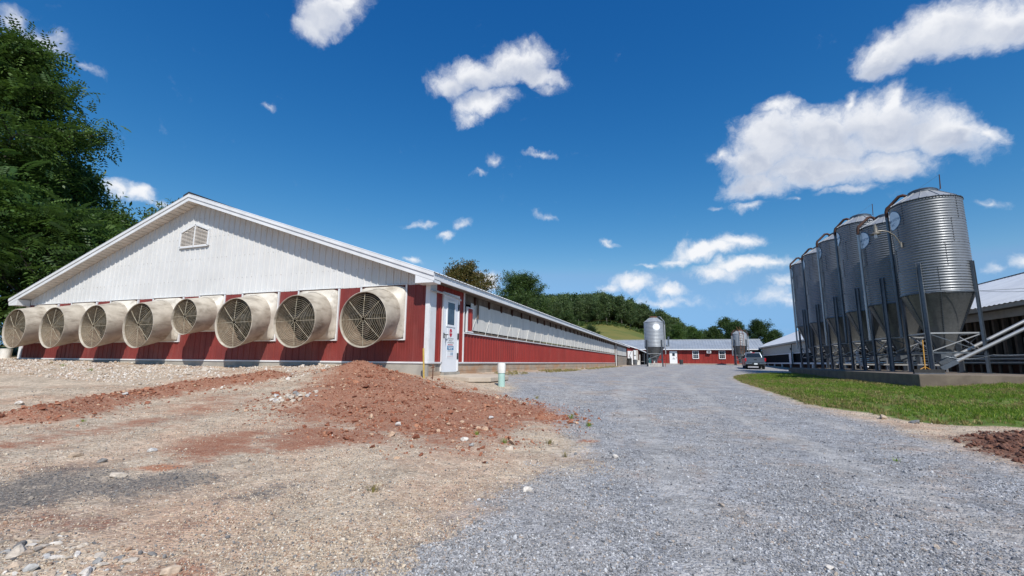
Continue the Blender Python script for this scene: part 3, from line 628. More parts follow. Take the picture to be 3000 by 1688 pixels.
m = MB(); m.prism([(AX-.24, soff(AX)+.10), (AX, soff(AX)+.18), (AX+.24, soff(AX)+.10), (AX+.24, soff(AX)+.17), (AX, soff(AX)+.26), (AX-.24, soff(AX)+.17)], RY-.02, BL+.4); m.build('ridge_cap', 'dark_metal', barn)
# eave: deep white fascia with boxed returns at the gable
zt = soff(EX)
m = MB(); m.box2((EX-.045, RY+.005, 2.872), (EX, BL+.35, zt+.172)); m.build('eave_fascia', 'white_trim', barn)
m = MB(); m.box2((WX+.0, RY+.03, 2.885), (EX-.045, BL, 2.90)); m.build('eave_soffit', 'header_wood', barn)
m = MB(); m.prism([(WX-.20, 2.80), (EX-.003, 2.80), (EX-.003, zt+.10), (WX-.20, 3.02)], RY+.006, WY-.03); m.build('eave_return', 'white_trim', barn)
m = MB(); m.prism([(LX+.20, 2.80), (ELX, 2.80), (ELX, zt+.10), (LX+.20, 3.02)], RY+.006, WY-.03); m.build('eave_return', 'white_trim', barn)
m = MB(); m.box2((ELX, WY, 2.872), (ELX+.045, BL+.3, zt+.12)); m.build('eave_fascia', 'white_trim', barn)
# louvred vent high in the gable
vl, vr, vb, vs_, va = -15.09, -13.82, 4.47, 4.98, 5.21; vm = (vl+vr)/2
fr = MB(); t = .055
for (p, q) in (((vl, vb), (vr, vb)), ((vl, vb), (vl, vs_)), ((vr, vb), (vr, vs_)), ((vl, vs_), (vm, va)), ((vr, vs_), (vm, va)), ((vm, vb), (vm, va))):
    fr.bar((p[0], WY-.045, p[1]), (q[0], WY-.045, q[1]), .06, t if p[0] != vm or q[0] != vm else .03, up=(1, 0, .01) if p[0] == q[0] else (0, 0, 1))
vent = fr.build('gable_vent', 'white_trim', barn)
bk = MB(); bk.prism([(vl, vb), (vr, vb), (vr, vs_), (vm, va), (vl, vs_)], WY-.03, WY-.024); bk.build('backing', 'dark_core', vent)
nl = 14
for i in range(nl):
    z = vb+.05+i*(va-vb-.10)/nl; top = z+.05
    half = (vr-vl)/2-.03 if top < vs_ else ((vr-vl)/2-.03)*(va-top)/(va-vs_)
    if half > .05:
        lv = MB(); lv.bar((vm-half, WY-.048, z), (vm+half, WY-.048, z), .045, .007, up=(0, -.75, .66)); lv.build('louver', 'soffit', vent)
# side wall near the gable: tall red sheets around a white door
for (y0, y1) in ((10.35, 10.735), (11.715, 12.02)):
    panel('red_siding_panel', 'red_siding', barn, (WX, y0, 0), (0, 1, 0), (1, 0, 0), y1-y0, Z_SILL+.02, 2.885)
panel('red_siding_panel', 'red_siding', barn, (WX, 10.735, 0), (0, 1, 0), (1, 0, 0), .98, 2.735, 2.885)
m = MB()
m.box2((WX-.03, 10.715, .62), (WX+.035, 10.76, 2.735)); m.box2((WX-.03, 11.67, .62), (WX+.035, 11.715, 2.735)); m.box2((WX-.03, 10.76, 2.68), (WX+.035, 11.67, 2.735)); m.build('door_frame', 'white_trim', barn)
door = MB().box2((WX-.03, 10.765, .605), (WX+.012, 11.665, 2.672)).build('door', 'white_door', barn)
m = MB(); m.box2((WX+.012, 10.765+.24, 1.875), (WX+.022, 11.665-.24, 2.49)); m.build('door_window', 'door_glass', door)
m = MB(); a0, a1 = 10.965, 11.465
m.box2((WX+.012, a0, 1.82), (WX+.03, a1, 1.875)); m.box2((WX+.012, a0, 2.49), (WX+.03, a1, 2.545)); m.box2((WX+.012, a0, 1.875), (WX+.03, a0+.04, 2.49)); m.box2((WX+.012, a1-.04, 1.875), (WX+.03, a1, 2.49)); m.build('window_frame', 'white_door', door)
m = MB(); m.box2((WX+.012, 10.82, 1.50), (WX+.02, 10.87, 1.64)); m.tube([(WX+.02, 10.845, 1.59), (WX+.075, 10.845, 1.59), (WX+.08, 10.96, 1.595)], .012, 8); m.tube([(WX+.07, 10.86, 1.58), (WX+.06, 10.885, 1.38)], [.014, .005], 6); m.build('handle', 'dark_metal', door, True)
for z in (.95, 1.50, 2.32): MB().box2((WX+.01, 11.655, z), (WX+.044, 11.69, z+.17)).build('hinge', 'bolt_dark', door)
sx, sy = WX+.0135, 11.235
MB().box2((WX+.012, sy-.19, .98), (WX+.0165, sy+.19, 1.80)).build('sign', 'sign_white', door)
oct_ = [(sy+.085*math.cos(R(22.5+45*k)), 1.66+.12*math.sin(R(22.5+45*k))) for k in range(8)]
m = MB(); m.prism(oct_, WX+.0165, WX+.019, 'X'); m.build('stop_sign', 'sign_red', door)
MB().box2((WX+.0165, sy-.185, 1.195), (WX+.019, sy+.185, 1.305)).build('sign_band', 'sign_blue', door)
def sidetext(body, size, mat, y, z, dx, squeeze=1.0):
    me = textmesh(body, size, mat)
    o = link('lettering', me, door); o.matrix_local = Matrix.Translation(Vector((WX+dx, y, z))-wloc(door)) @ Matrix(((0, 0, 1, 0), (1, 0, 0, 0), (0, 1, 0, 0), (0, 0, 0, 1))) @ Matrix.Diagonal((squeeze, 1, 1, 1))
for (tx, sz, mt, z, dx, sq) in (('STOP', .075, 'sign_white', 1.66, .0195, .9), ('NO ENTRANCE', .058, 'sign_black', 1.50, .017, .85), ('WITHOUT', .058, 'sign_black', 1.445, .017, .8), ('AUTHORIZATION', .058, 'sign_black', 1.39, .017, .8)):
    sidetext(tx, sz, mt, sy, z, dx, sq)
def print_line(y0, y1, z, h, x, mat, seed):   # small print that the photograph does not resolve: broken strokes only
    q = random.Random(seed); m = MB(); y = y0
    while y < y1-.01: w = q.uniform(.008, .022); m.box2((x, y, z-h/2), (x+.001, min(y+w, y1), z+h/2*q.uniform(.5, 1))); y += w+q.uniform(.004, .010)
    m.build('print_line', mat, door)
for (hw_, z, h, dx, mt, sd_) in ((.15, 1.337, .030, .017, 'sign_red', 1), (.14, 1.272, .030, .0195, 'sign_white', 2), (.11, 1.228, .030, .0195, 'sign_white', 3), (.16, 1.165, .014, .017, 'sign_black', 4), (.17, 1.02, .006, .017, 'sign_red', 5)): print_line(sy-hw_, sy+hw_, z, h, WX+dx, mt, sd_)
m = MB(); m.box2((WX+.0165, sy+.03, 1.05), (WX+.018, sy+.065, 1.13)); m.box2((WX+.0165, sy+.10, 1.05), (WX+.018, sy+.145, 1.13)); m.build('sign_emblem', 'sign_blue', door)
m = MB(); m.box2((WX-.02, 12.02, Z_SILL+.02), (WX+.035, 12.055, 2.885)); m.build('trim_post', 'white_trim', barn)
MB().box2((WX-.06, 12.06, 1.72), (WX-.02, 12.20, 2.885)).build('wood_post', 'old_wood', barn)
panel('red_siding_panel', 'red_siding', barn, (WX+.03, 12.235, 0), (0, 1, 0), (1, 0, 0), .40, 1.78, 2.46)
m = MB(); m.box2((WX, 12.195, 1.74), (WX+.06, 12.235, 2.50)); m.box2((WX, 12.235, 2.46), (WX+.055, 12.65, 2.49)); m.box2((WX, 12.235, 1.74), (WX+.06, 12.65, 1.78)); m.build('panel_frame', 'white_trim', barn)
# low red band, sill, curtain and header along the side
src = panel('red_siding_panel', 'red_siding', barn, (WX, 12.06, 0), (0, 1, 0), (1, 0, 0), .912, Z_SILL+.02, 1.695)
panel_copies(src, 'red_siding_panel', barn, [(0, .9144*i, 0) for i in range(1, 40)])
m = MB(); m.box2((WX-.03, 12.06, 1.695), (WX+.05, 49.0, 1.725)); m.build('sill_trim', 'white_trim', barn)
m = MB(); m.box2((WX-.10, 12.65, 1.725), (WX-.0, 49.0, 1.79)); m.build('sill_board', 'old_wood', barn)
ys = np.arange(12.62, 49.01, .14); zs = np.linspace(1.83, 2.66, 9); gx = []
YY, ZZ = np.meshgrid(ys, zs, indexing='ij')
XX = WX-.035+.012*vnoise(YY, ZZ*.25, .55, 21)+.010*vnoise(YY, ZZ*.2, .23, 22)+.012*(ZZ < 1.80)
i = np.arange(len(ys)-1)[:, None]*9; j = np.arange(8)[None]; F = np.stack([i+j, i+9+j, i+10+j, i+1+j], -1).reshape(-1, 4)
off = np.array(wloc(barn)); link('side_curtain', npmesh('side_curtain', np.stack([XX, YY, ZZ], -1).reshape(-1, 3)-off, F, 'curtain', True), barn)
m = MB(); m.box2((WX-.12, 12.06, 2.60), (WX-.055, BL, 2.90)); m.build('header_board', 'header_wood', barn)
for k in range(32):
    y = 12.9+k*1.17
    MB().box2((WX-.05, y-.03, 2.62), (WX+.005, y+.03, 2.86)).build('bracket', 'brown_board', barn)
MB().box2((WX+.005, 13.02, 2.20), (WX+.04, 13.09, 2.86)).build('hanging_slat', 'old_wood', barn)
rc = random.Random(3)
for k in range(34):
    y = 12.55+k*1.08+rc.uniform(-.08, .08); l = rc.uniform(.85, 1.1)
    MB().tube([(WX+.03, y, 1.69), (WX+.02, y+.42*l, 1.69+.55*l)], .0075, 5).build('curtain_cord', 'cord', barn)
    MB().tube([(WX+.015, y+.62, 1.78), (WX+.01, y+.60, 2.64)], .003, 4).build('curtain_cord', 'cord', barn)
# block foundation: single blocks near the door, one jointed band farther off
m = MB(); m.box2((WX-.03, WY+.05, .05), (WX-.012, BL, Z_SILL-.02)); m.build('foundation_core', 'mortar', barn)
for row, (z0, z1) in enumerate(((.635, .825), (.435, .627), (.235, .427))):
    y = 10.07-(.2 if row % 2 else 0)
    while y < 27:
        a, b2 = max(y, 10.07)+.004, min(y+.4, 27.0)-.004
        if not (a < 11.66 and b2 > 10.76 and row == 0) and b2-a > .05:
            MB().box2((WX-.02, a, z0), (WX+rc.uniform(-.002, .004), b2, z1)).build('block', 'block', barn)
        y += .4
m = MB()
for row, (z0, z1) in enumerate(((.635, .825), (.435, .627))):
    y = 27.0-(.2 if row % 2 else 0)
    while y < 49: m.box2((WX-.02, max(y, 27.0)+.004, z0), (WX+.001, min(y+.4, 49)-.004, z1)); y += .4
tag(m.build('block_course', 'block', barn), kind='stuff')
MB().box2((WX-.02, 10.74, .40), (WX+.10, 11.70, .60)).build('threshold', 'poured_concrete', barn)
# far end of the long side: posts, a second curtain and a block wall
for (y0, y1, mt) in ((49.0, 49.35, 'old_wood'), (49.95, 50.25, 'white_trim'), (50.55, 50.8, 'brown_board'), (61.8, 62.3, 'brown_board')):
    MB().box2((WX-.08, y0, .5), (WX+.03, y1, 2.885)).build('side_post', mt, barn)
m = MB(); m.box2((WX-.05, 50.8, 1.62), (WX-.03, 61.8, 2.68)); m.build('side_curtain', 'curtain', barn)
m = MB()
for r_ in range(5):
    for k in range(28):
        m.box2((WX-.05, 50.8+k*.4+.01-(.2 if r_ % 2 else 0), .55+r_*.21), (WX+.02+.01*((k*7+r_) % 3), 50.8+k*.4+.39-(.2 if r_ % 2 else 0), .55+r_*.21+.20))
tag(m.build('block_panel', 'mortar', barn), kind='stuff')
m = MB(); m.tube([(WX+.12, 10.18, 2.66), (WX+.14, 10.8, 2.645), (WX+.14, 11.55, 2.60)], .028, 8); m.box2((WX+.03, 10.0, 2.65), (WX+.10, 10.3, 2.675)); m.build('tube_light', 'galvanized_tube', barn, True)

# ------------------------------------------------------------------ exhaust fans on the end wall
def fan_mesh(k, wid, hgt):
    """housing, cone, guard, blades for scale k; y = outwards is negative"""
    parts = {}
    rw, rh = wid/2-.03, hgt/2-.03; rr = .665*k; n = 48; drop = .24*k; Lc = .82
    def ring(t, y, dz, sc=1.0):
        pts = []
        for q in range(n):
            a = 2*math.pi*q/n; c, s = math.cos(a), math.sin(a)
            e = 2+10*(1-t)**2 if t < 1 else 2.0
            den = (abs(c)**e+abs(s)**e)**(-1/e)
            x = c*den*(rw*(1-t)+rr*t); z = s*den*(rh*(1-t)+rr*t)
            pts.append((x*sc, y, z*sc+dz))
        return pts
    def loft(rings):
        m = MB(); vs = [p for r_ in rings for p in r_]; fs = []
        for i in range(len(rings)-1):
            for q in range(n): a, b2 = i*n+q, i*n+(q+1) % n; fs.append((a, b2, b2+n, a+n))
        m.add(vs, fs); return m
    hs_ = [ring(0, -.02, 0), ring(0, -.06, 0), ring(.06, -.075, -.002), ring(.35, -.10, -.01*k), ring(.75, -.145, -.03*k), ring(1.0, -.22, -.055*k)]
    parts['housing'] = ('fiberglass_plate', loft(hs_), True)
    c0, c1 = -.055*k, -drop
    def circ(r_, y, z): return [(r_*math.cos(2*math.pi*q/n), y, z+r_*math.sin(2*math.pi*q/n)) for q in range(n)]
    o = [circ(rr+.004, -.212, c0), circ(rr*1.012+.004, -.30, c0+(c1-c0)*.15), circ(.692*k, -Lc, c1), circ(.680*k, -Lc-.004, c1), circ(.672*k, -Lc+.01, c1), circ(.671*k, -Lc+.07, c1+.02)]
    parts['cone'] = ('fiberglass', loft(o), True)
    parts['cone_lining'] = ('fiberglass_dirty_shaded', loft([circ(.670*k, -Lc+.05, c1+.014), circ(.668*k, -Lc+.2, c1*.8), circ(rr-.012, -.212, c0), circ(rr*.93, -.03, 0)]), True)
    g = MB(); gy = -Lc+.055; gr = .668*k; ng = max(9, int(round(14*k)))
    cz = c1+.012
    for i in range(1, ng+1):
        r_ = gr*i/ng*.985
        g.tube([(r_*math.cos(2*math.pi*q/40), gy-.03*(1-(i/ng)**2), cz+r_*math.sin(2*math.pi*q/40)) for q in range(41)], .0036, 4, caps=False)
    for i in range(8):
        a = math.pi*i/4+.02; r0 = gr/ng
        g.tube([(r0*math.cos(a), gy-.036, cz+r0*math.sin(a)), (gr*.6*math.cos(a), gy-.026, cz+gr*.6*math.sin(a)), (gr*math.cos(a), gy, cz+gr*math.sin(a))], .0060, 5)
    parts['guard_grille'] = ('guard_wire', g, False)
    sh = MB(); sh.add(circ(rr*.985, -.30, c0), [tuple(range(n))])
    for i in range(11):
        z = (-.9+1.8*i/10)*rr; hw = math.sqrt(max(0, (rr*.92)**2-z*z))
        if hw > .05: sh.bar((-hw, -.32, z+c0), (hw, -.32, z+c0), .012, .045, up=(0, -.4, .9))
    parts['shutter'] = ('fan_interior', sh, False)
    bl = MB()
    for i in range(5):
        a = 2*math.pi*i/5+.5; ca, sa = math.cos(a), math.sin(a); w0, w1 = .07*k, .15*k; r0, r1 = .10*k, .60*k
        P = lambda r_, t, y: (r_*ca-t*sa, y-.26, r_*sa+t*ca+c0)
        bl.add([P(r0, -w0, -.13), P(r0, w0, -.17), P(r1, w1, -.165), P(r1, -w1, -.12), P(r0, -w0, -.125), P(r0, w0, -.165), P(r1, w1, -.16), P(r1, -w1, -.115)], [(0, 1, 2, 3), (7, 6, 5, 4), (0, 4, 5, 1), (1, 5, 6, 2), (2, 6, 7, 3), (3, 7, 4, 0)])
    bl.lathe([(.0, -.45), (.11*k, -.445), (.11*k, -.36), (0, -.36)], 16, (0, 0, c0), 'Y')
    parts['fan_blades'] = ('fan_blade', bl, False)
    mo = MB(); mo.lathe([(0, -.55), (.085*k, -.54), (.085*k, -.45), (0, -.45)], 14, (0, 0, c0), 'Y'); mo.bar((-.62*k, -.49, c0), (.62*k, -.49, c0), .035, .05)
    parts['motor'] = ('dark_metal', mo, False)
    tf = MB(); t = .045
    tf.box2((-wid/2, -.05, -hgt/2), (wid/2, -.005, -hgt/2+t*.8)); tf.box2((-wid/2, -.05, -hgt/2+t*.8), (-wid/2+t, -.005, hgt/2)); tf.box2((wid/2-t, -.05, -hgt/2+t*.8), (wid/2, -.005, hgt/2)); tf.box2((-wid/2-.01, -.06, hgt/2+.002), (wid/2+.01, -.005, hgt/2+.014))
    parts['trim_frame'] = ('white_trim', tf, False)
    return parts
def fan_make(x, z, k, wid, hgt, label):
    f = thing('exhaust_fan', (x, WY, z), label, 'exhaust fan', 'exhaust fans along the barn end wall')
    for nm, (mt, mb, sm) in fan_mesh(k, wid, hgt).items(): link(nm, mb.mesh(nm, mt, sm), f)
    return f
FX = [-21.82, -19.64, -17.48, -15.335, -13.375, -11.41, -9.27, -7.135]
ordw = ['leftmost large beige exhaust fan on the barn end wall, nearest the trees', 'second large beige exhaust fan from the left on the barn end wall', 'third large beige exhaust fan from the left on the barn end wall', 'fourth large beige exhaust fan, just left of the small one', 'the one small beige exhaust fan mounted higher among large ones', 'large beige exhaust fan just right of the small one', 'second large beige exhaust fan from the barn corner by the door', 'largest looking beige exhaust fan, nearest the barn corner by the door']
big = None
for i, x in enumerate(FX):
    if i == 4: fan_make(x, 2.285, .765, 1.12, 1.13, ordw[i]); continue
    if big is None: big = fan_make(x, 2.125, 1.0, 1.45, 1.43, ordw[i]); f = big
    else:
        f = copy_tree(big); f.location.x = x; f['label'] = ordw[i]
    for q in range(0 if f is big else 1, 2 if i > 5 else 1):
        bo = MB(); bo.lathe([(0, -.022), (.014, -.018), (.02, 0), (.02, .01), (0, .01)], 8, (0, 0, 0), 'Y'); o = link('bolt', bo.mesh('bolt', 'bolt_dark', True), f, (.615+.055*q-.02, -.072, -.06))
# boxes, stake, pipes at the barn corner
st = MB(); st.tube([(-5.62, 9.60, 1.19), (-5.57, 9.60, .3)], .022, 8); tag(st.build('marker_stake', 'yellow_paint', smooth=True), 'thin yellow stake standing at the barn corner beside the door', 'stake')
st = MB(); st.tube([(-5.42, 9.72, .80), (-5.41, 9.72, .78), (-5.42, 9.72, .2)], [.02, .014, .012], 7); st.tube([(-5.47, 9.72, .73), (-5.37, 9.72, .75)], .012, 6); tag(st.build('water_spigot', 'rust', smooth=True), 'small rusty water pipe sticking up by the yellow stake', 'spigot')
p = thing('drain_pipe', (-3.99, 10.6, .15), 'upright pale green drain pipe with white cap beside the driveway', 'drain pipe')
m = MB(); m.lathe([(.084, 0), (.084, .62), (.08, .62)], 24, (-3.99, 10.6, .0)); m.v = [(x+(z-.0)*-.012, y, z) for x, y, z in m.v]; m.build('pipe', 'green_pvc', p, True)
m = MB(); m.lathe([(.0955, .62), (.0955, .66), (.09, .665), (.098, .67), (.098, .82), (.09, .86), (.0, .872)], 24, (-3.997, 10.6, .0)); m.v = [(x, y, z) for x, y, z in m.v]; m.build('cap', 'white_pvc', p, True)
sl = MB(); sl.add([(-5.70, 10.55, .53), (-4.75, 10.35, .50), (-4.40, 10.9, .49), (-4.35, 12.1, .50), (-4.9, 12.5, .52), (-5.70, 12.35, .54), (-5.70, 10.55, .42), (-4.75, 10.35, .39), (-4.40, 10.9, .38), (-4.35, 12.1, .39), (-4.9, 12.5, .38), (-5.70, 12.35, .40)], [(0, 1, 2, 3, 4, 5), (11, 10, 9, 8, 7, 6)]+[(i, i+6, (i+1) % 6+6, (i+1) % 6) for i in range(6)])
tag(sl.build('concrete_slab', 'slab_concrete', bevel=.012), 'pale broken concrete slab lying as a step below the white door', 'slab')
bx = MB(); bx.lathe([(0, 0), (.15, 0), (.17, .36), (.175, .36), (.175, .38), (0, .39)], 20, (-23.62, 9.9, tz(-23.62, 9.9)-.02)); tag(bx.build('white_bucket', 'white_pvc', smooth=True), 'white bucket standing at the far left barn corner', 'bucket')
# ------------------------------------------------------------------ silo pad and the galvanized feed silos
PZ = .63
pd = MB(); pd.box2((6.9, 17.03, -.2), (11.7, 32.9, PZ)); pd.box2((8.15, 32.9, -.1), (11.7, 39.6, PZ-.001))
tag(pd.build('silo_pad', 'pad_concrete', bevel=.02), 'long raised concrete pad carrying the row of six feed silos', 'concrete pad')
def channel(m, p, q, w, d, t, out):
    """folded steel channel leg: web plus two flanges, opening outwards"""
    o = Vector(out).normalized(); ax = (Vector(q)-Vector(p)).normalized(); s = ax.cross(o).normalized()
    P, Q = Vector(p), Vector(q)
    m.bar(P, Q, w, t, up=o)
    for sg in (-1, 1): m.bar(P+s*sg*(w/2-t/2)+o*d/2, Q+s*sg*(w/2-t/2)+o*d/2, t, d-t, up=o)
def silo(x, y, z0, rings, label, group, R0=1.065, rh=.89, zh0=.79, zh1=2.92, new=False, pipe_a=(150,), rusty=True, sticker=180, legs=45, leg_top=1.1, opener=None, roof_h=.46, lettering=True, bank='galvanized', detail=True, rust_top=False):
    s = thing('feed_silo', (x, y, z0), label, 'silo', group)
    zt = zh1+rings*rh; P = lambda a, r_, z: (x+r_*math.cos(R(a)), y+r_*math.sin(R(a)), z0+z)
    npit = int(round(rh/(.155 if new else .099))); prof = []
    for k in range(rings*npit):
        zb = zh1+k*rh/npit
        for t in (0, .17, .33, .5, .67, .83): prof.append((R0+(.020 if new else .0145)*math.sin(2*math.pi*t), zb+t*rh/npit))
    prof.append((R0, zt))
    m = MB(); m.lathe([(r_, z0+z) for r_, z in prof], 64, (x, y, 0)); body = m.build('body', bank, s, True)
    body.data.set_sharp_from_angle(angle=math.pi)
    m = MB(); rt = .40
    for k in range(12):   # twelve roof sheets with folded seams
        a0, a1 = 30*k+.25, 30*k+29.75; am = (a0+a1)/2
        vs = [P(a0, R0+.03, zt-.005), P(am, R0+.035, zt-.005), P(a1, R0+.03, zt-.005), P(a1, rt, zt+roof_h-.02), P(am, rt, zt+roof_h-.02), P(a0, rt, zt+roof_h-.02)]
        q = MB(); q.add(vs, [(0, 1, 4, 5), (1, 2, 3, 4)]); q.bar(P(a0, R0+.02, zt+.012), P(a0, rt, zt+roof_h+.0), .012, .03); q.build('roof_sheet', 'silo_roof' if not new else 'galvanized_new', s)
    m = MB(); m.lathe([(rt-.02, z0+zt+roof_h-.06), (rt+.03, z0+zt+roof_h-.03), (rt+.03, z0+zt+roof_h+.05), (rt+.05, z0+zt+roof_h+.06), (rt-.05, z0+zt+roof_h+.12), (0, z0+zt+roof_h+.15)], 28, (x, y, 0)); m.build('hatch', 'rust' if rust_top else 'galvanized_leg', s, True)
    m = MB(); m.lathe([(R0+.012, z0+zt-.03), (R0+.03, z0+zt-.005), (R0+.005, z0+zt+.01)], 48, (x, y, 0)); m.lathe([(R0+.014, z0+zh1+.0), (R0+.022, z0+zh1-.03), (R0+.004, z0+zh1-.05)], 48, (x, y, 0)); m.build('rim_band', 'galvanized_leg', s, True)
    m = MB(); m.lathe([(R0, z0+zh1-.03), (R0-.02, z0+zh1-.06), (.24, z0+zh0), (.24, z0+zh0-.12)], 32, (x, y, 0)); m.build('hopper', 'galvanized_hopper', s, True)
    m = MB()
    for k in range(6): m.bar(P(60*k+12, R0-.01, zh1-.05), P(60*k+12, .245, zh0), .02, .035)
    m.build('hopper_seam', 'galvanized_leg', s)
    m = MB(); m.box((x, y, z0+zh0-.22), (.5, .5, .22)); m.tube([(x, y, z0+zh0-.34), (x, y, z0+zh0-.10)], [.14, .22], 10); m.build('outlet_boot', 'galvanized_leg', s)
    if detail:
        m = MB()
        nb = 72
        for k in range(nb): a = 360*k/nb; m.box(P(a, R0+.022, zt-.045), (.02, .02, .03), R(a))
        for r_ in range(0, rings+1):
            for k in range(28): a = 360*k/28+r_*5; m.box(P(a, R0+.008, zh1+r_*rh+(.012 if r_ else -.02)), (.018, .018, .018), R(a))
        for k in range(48): a = 360*k/48+3; m.box(P(a, R0+.010, zh1-.07), (.018, .022, .022), R(a))
        for r_ in range(rings):
            for a in ((252+16*r_), (252+16*r_)-92, (252+16*r_)+88):
                for k in range(npit): m.box(P(a, R0+.010, zh1+r_*rh+(k+.5)*rh/npit), (.012, .016, .02), R(a))
                m.box(P(a+.55, R0-.004, zh1+(r_+.5)*rh), (.020, .005, rh), R(a))
        for k in range(6):
            for t in range(26):
                f = t/26; m.box(P(60*k+10.5, (R0-.0)*(1-f)+.25*f, (zh1-.06)*(1-f)+zh0*f), (.02, .02, .02), R(60*k))
        tag(m.build('bolt_row', 'bolt_dark', s), kind='stuff')
    for k in range(4):
        a = legs+90*k; m = MB(); channel(m, P(a, R0+.02, 0), P(a, R0+.02, zh1+leg_top), .15, .07, .012, (math.cos(R(a)), math.sin(R(a)), 0)); m.box(P(a, R0+.05, .012), (.22, .22, .024), R(a)); m.build('leg', 'galvanized_leg', s)
    for k in range(4):
        a, b2 = legs+90*k, legs+90*k+90
        MB().bar(P(a, R0, 1.42), P(b2, R0, 1.42), .05, .05).build('brace', 'galvanized_tube', s)
        MB().bar(P(a, R0, .72), P(b2, R0, .72), .05, .06).build('brace', 'galvanized_leg', s)
        MB().bar(P(a, R0+.01, .75), P(b2, R0+.01, 1.40), .03, .03).build('cross_brace', 'galvanized_tube', s)
        MB().bar(P(a, R0-.02, 1.40), P(b2, R0-.02, .75), .03, .03).build('cross_brace', 'galvanized_leg', s)
    for a in pipe_a:
        rp = R0+.11
        pts = [P(a, .46, zt+roof_h-.10), P(a, .50, zt+roof_h+.02), P(a, .60, zt+roof_h+.075), P(a, .72, zt+roof_h+.06), P(a, rp-.14, zt+.20), P(a, rp-.04, zt+.12), P(a, rp, zt-.02), P(a, rp, zt-.28)]
        MB().tube(pts, .062, 10).build('fill_elbow', 'rusty_pipe' if rusty else 'galvanized_leg', s, True)
        m = MB(); m.tube([P(a, rp, zt-.27), P(a, rp, 1.35)], .056, 10)
        for z in (zt-.30, zh1+.4, 1.5): m.tube([P(a, rp, z-.03), P(a, rp, z+.03)], .066, 10)
        m.build('fill_pipe', 'galvanized_tube' if a > 165 or new else 'galvanized_leg', s, True)
    if sticker is not None:
        m = MB(); n = 26; zc = zt-.58; rim = MB(); R1 = R0+.014
        for (mm, sc, rr_) in ((rim, 1.06, R1), (m, 1.0, R1+.003)):
            pts = [P(sticker+math.degrees(.40*sc*math.cos(2*math.pi*q/n)*(1+(.035 if q % 2 else 0))/R1), rr_, zc+.36*sc*math.sin(2*math.pi*q/n)) for q in range(n)]
            # build as vertical strips so that it follows the curved wall
            N = 14
            for i in range(N):
                ua, ub = -1+2*i/N, -1+2*(i+1)/N
                def col(u): h = math.sqrt(max(0, 1-u*u))*.36*sc*(1+.04*math.sin(u*22)); return P(sticker+math.degrees(.42*sc*u/R1), rr_, zc-h), P(sticker+math.degrees(.42*sc*u/R1), rr_, zc+h)
                a_, b_ = col(ua); c_, d_ = col(ub); mm.quad(a_, c_, d_, b_)
        st_ = m.build('sticker', 'bright_white' if new else 'sticker_white', s)
        if not new: rim.build('sticker_edge', 'sticker_blue', st_)
        if lettering:
            for (tx, sz, dz) in (('UMEN SHOW', .15, .0), ('INC', .15, -.18)):
                me = textmesh(tx, sz, 'sticker_blue')
                co = np.empty(len(me.vertices)*3, np.float32); me.vertices.foreach_get('co', co); co = co.reshape(-1, 3)
                aa = np.radians(sticker)+co[:, 0]/R1; rr_ = R1+.006+co[:, 2]
                co2 = np.stack([rr_*np.cos(aa), rr_*np.sin(aa), co[:, 1]+zc+dz], 1); me.vertices.foreach_set('co', co2.astype(np.float32).ravel()); me.update()
                link('lettering', me, st_)
    if opener is not None:
        ca, h = opener
        m = MB(); m.tube([P(ca, rt+.02, zt+roof_h+.03), P(ca, rt+.12, zt+roof_h+.05), P(ca, rt+.14, zt+roof_h+.62)], .016, 6); m.build('lid_lever', 'rusty_pipe', s, True)
        m = MB(); m.tube([P(ca, rt+.14, zt+roof_h+.62), P(ca+180, R0*.8, zt+.2)], .005, 4); m.tube([P(ca, rt+.14, zt+roof_h+.62), P(ca+60, R0*.85, zt+.15)], .005, 4); m.build('lever_cable', 'galvanized_leg', s)
    return s
GS = 'feed silos standing in a row on the concrete pad'
SX = 9.54
silo(SX, 21.36, PZ, 4, 'nearest feed silo at the front of the row with sticker in full view', GS, pipe_a=(150,), sticker=181, opener=(-25, .6))
silo(SX, 24.55, PZ, 4, 'second feed silo from the near end of the pad row, behind the yard lamp', GS, pipe_a=(180,), sticker=186)
silo(SX, 27.45, PZ, 5, 'third feed silo from the near end of the row, with tall lid lever on top', GS, pipe_a=(150,), sticker=168, opener=(-25, .6))
silo(SX, 30.75, PZ, 5, 'fourth feed silo from the near end of the pad row', GS, pipe_a=(182,), sticker=172)
silo(SX, 34.15, PZ, 5, 'fifth feed silo from the near end of the pad row', GS, pipe_a=(150,), sticker=165, lettering=False)
silo(SX, 37.35, PZ, 5, 'farthest feed silo, last in the row on the concrete pad', GS, pipe_a=(182,), sticker=166, lettering=False)
g7 = tzs(-1.93, 53.7)
s7 = silo(-1.93, 53.7, g7, 3, 'bright corrugated silo with a white oval sign near the end of the red barn', 'feed silos at the far yard', new=True, bank='galvanized_new', zh0=.75, zh1=2.17, rh=.917, pipe_a=(-8, 8), rusty=False, sticker=-72, lettering=False, legs=45, leg_top=.75, roof_h=.55, rust_top=True, detail=False)
g8 = tzs(9.1, 72.5)
s8 = silo(9.1, 72.5, g8, 2, 'small far silo with rusty ladder beside the grey pickup truck', 'feed silos at the far yard', R0=.98, new=True, bank='galvanized_new', zh0=.6, zh1=2.73, rh=.85, pipe_a=(-12, 190, 200), rusty=True, sticker=None, legs=45, leg_top=.9, roof_h=.48, rust_top=True, detail=False)
m = MB()
for dx in (-.22, .22): m.tube([(9.25+dx, 71.30, g8+1.6), (9.25+dx, 71.30, g8+4.4), (9.2+dx, 71.75, g8+4.85), (9.1+dx*.8, 72.15, g8+5.1), (8.9+dx*.8, 72.1, g8+5.45)], .034, 6)
for k in range(9): m.tube([(9.03, 71.30, g8+1.7+.34*k), (9.47, 71.30, g8+1.7+.34*k)], .024, 5)
m.build('ladder', 'rust', s8)
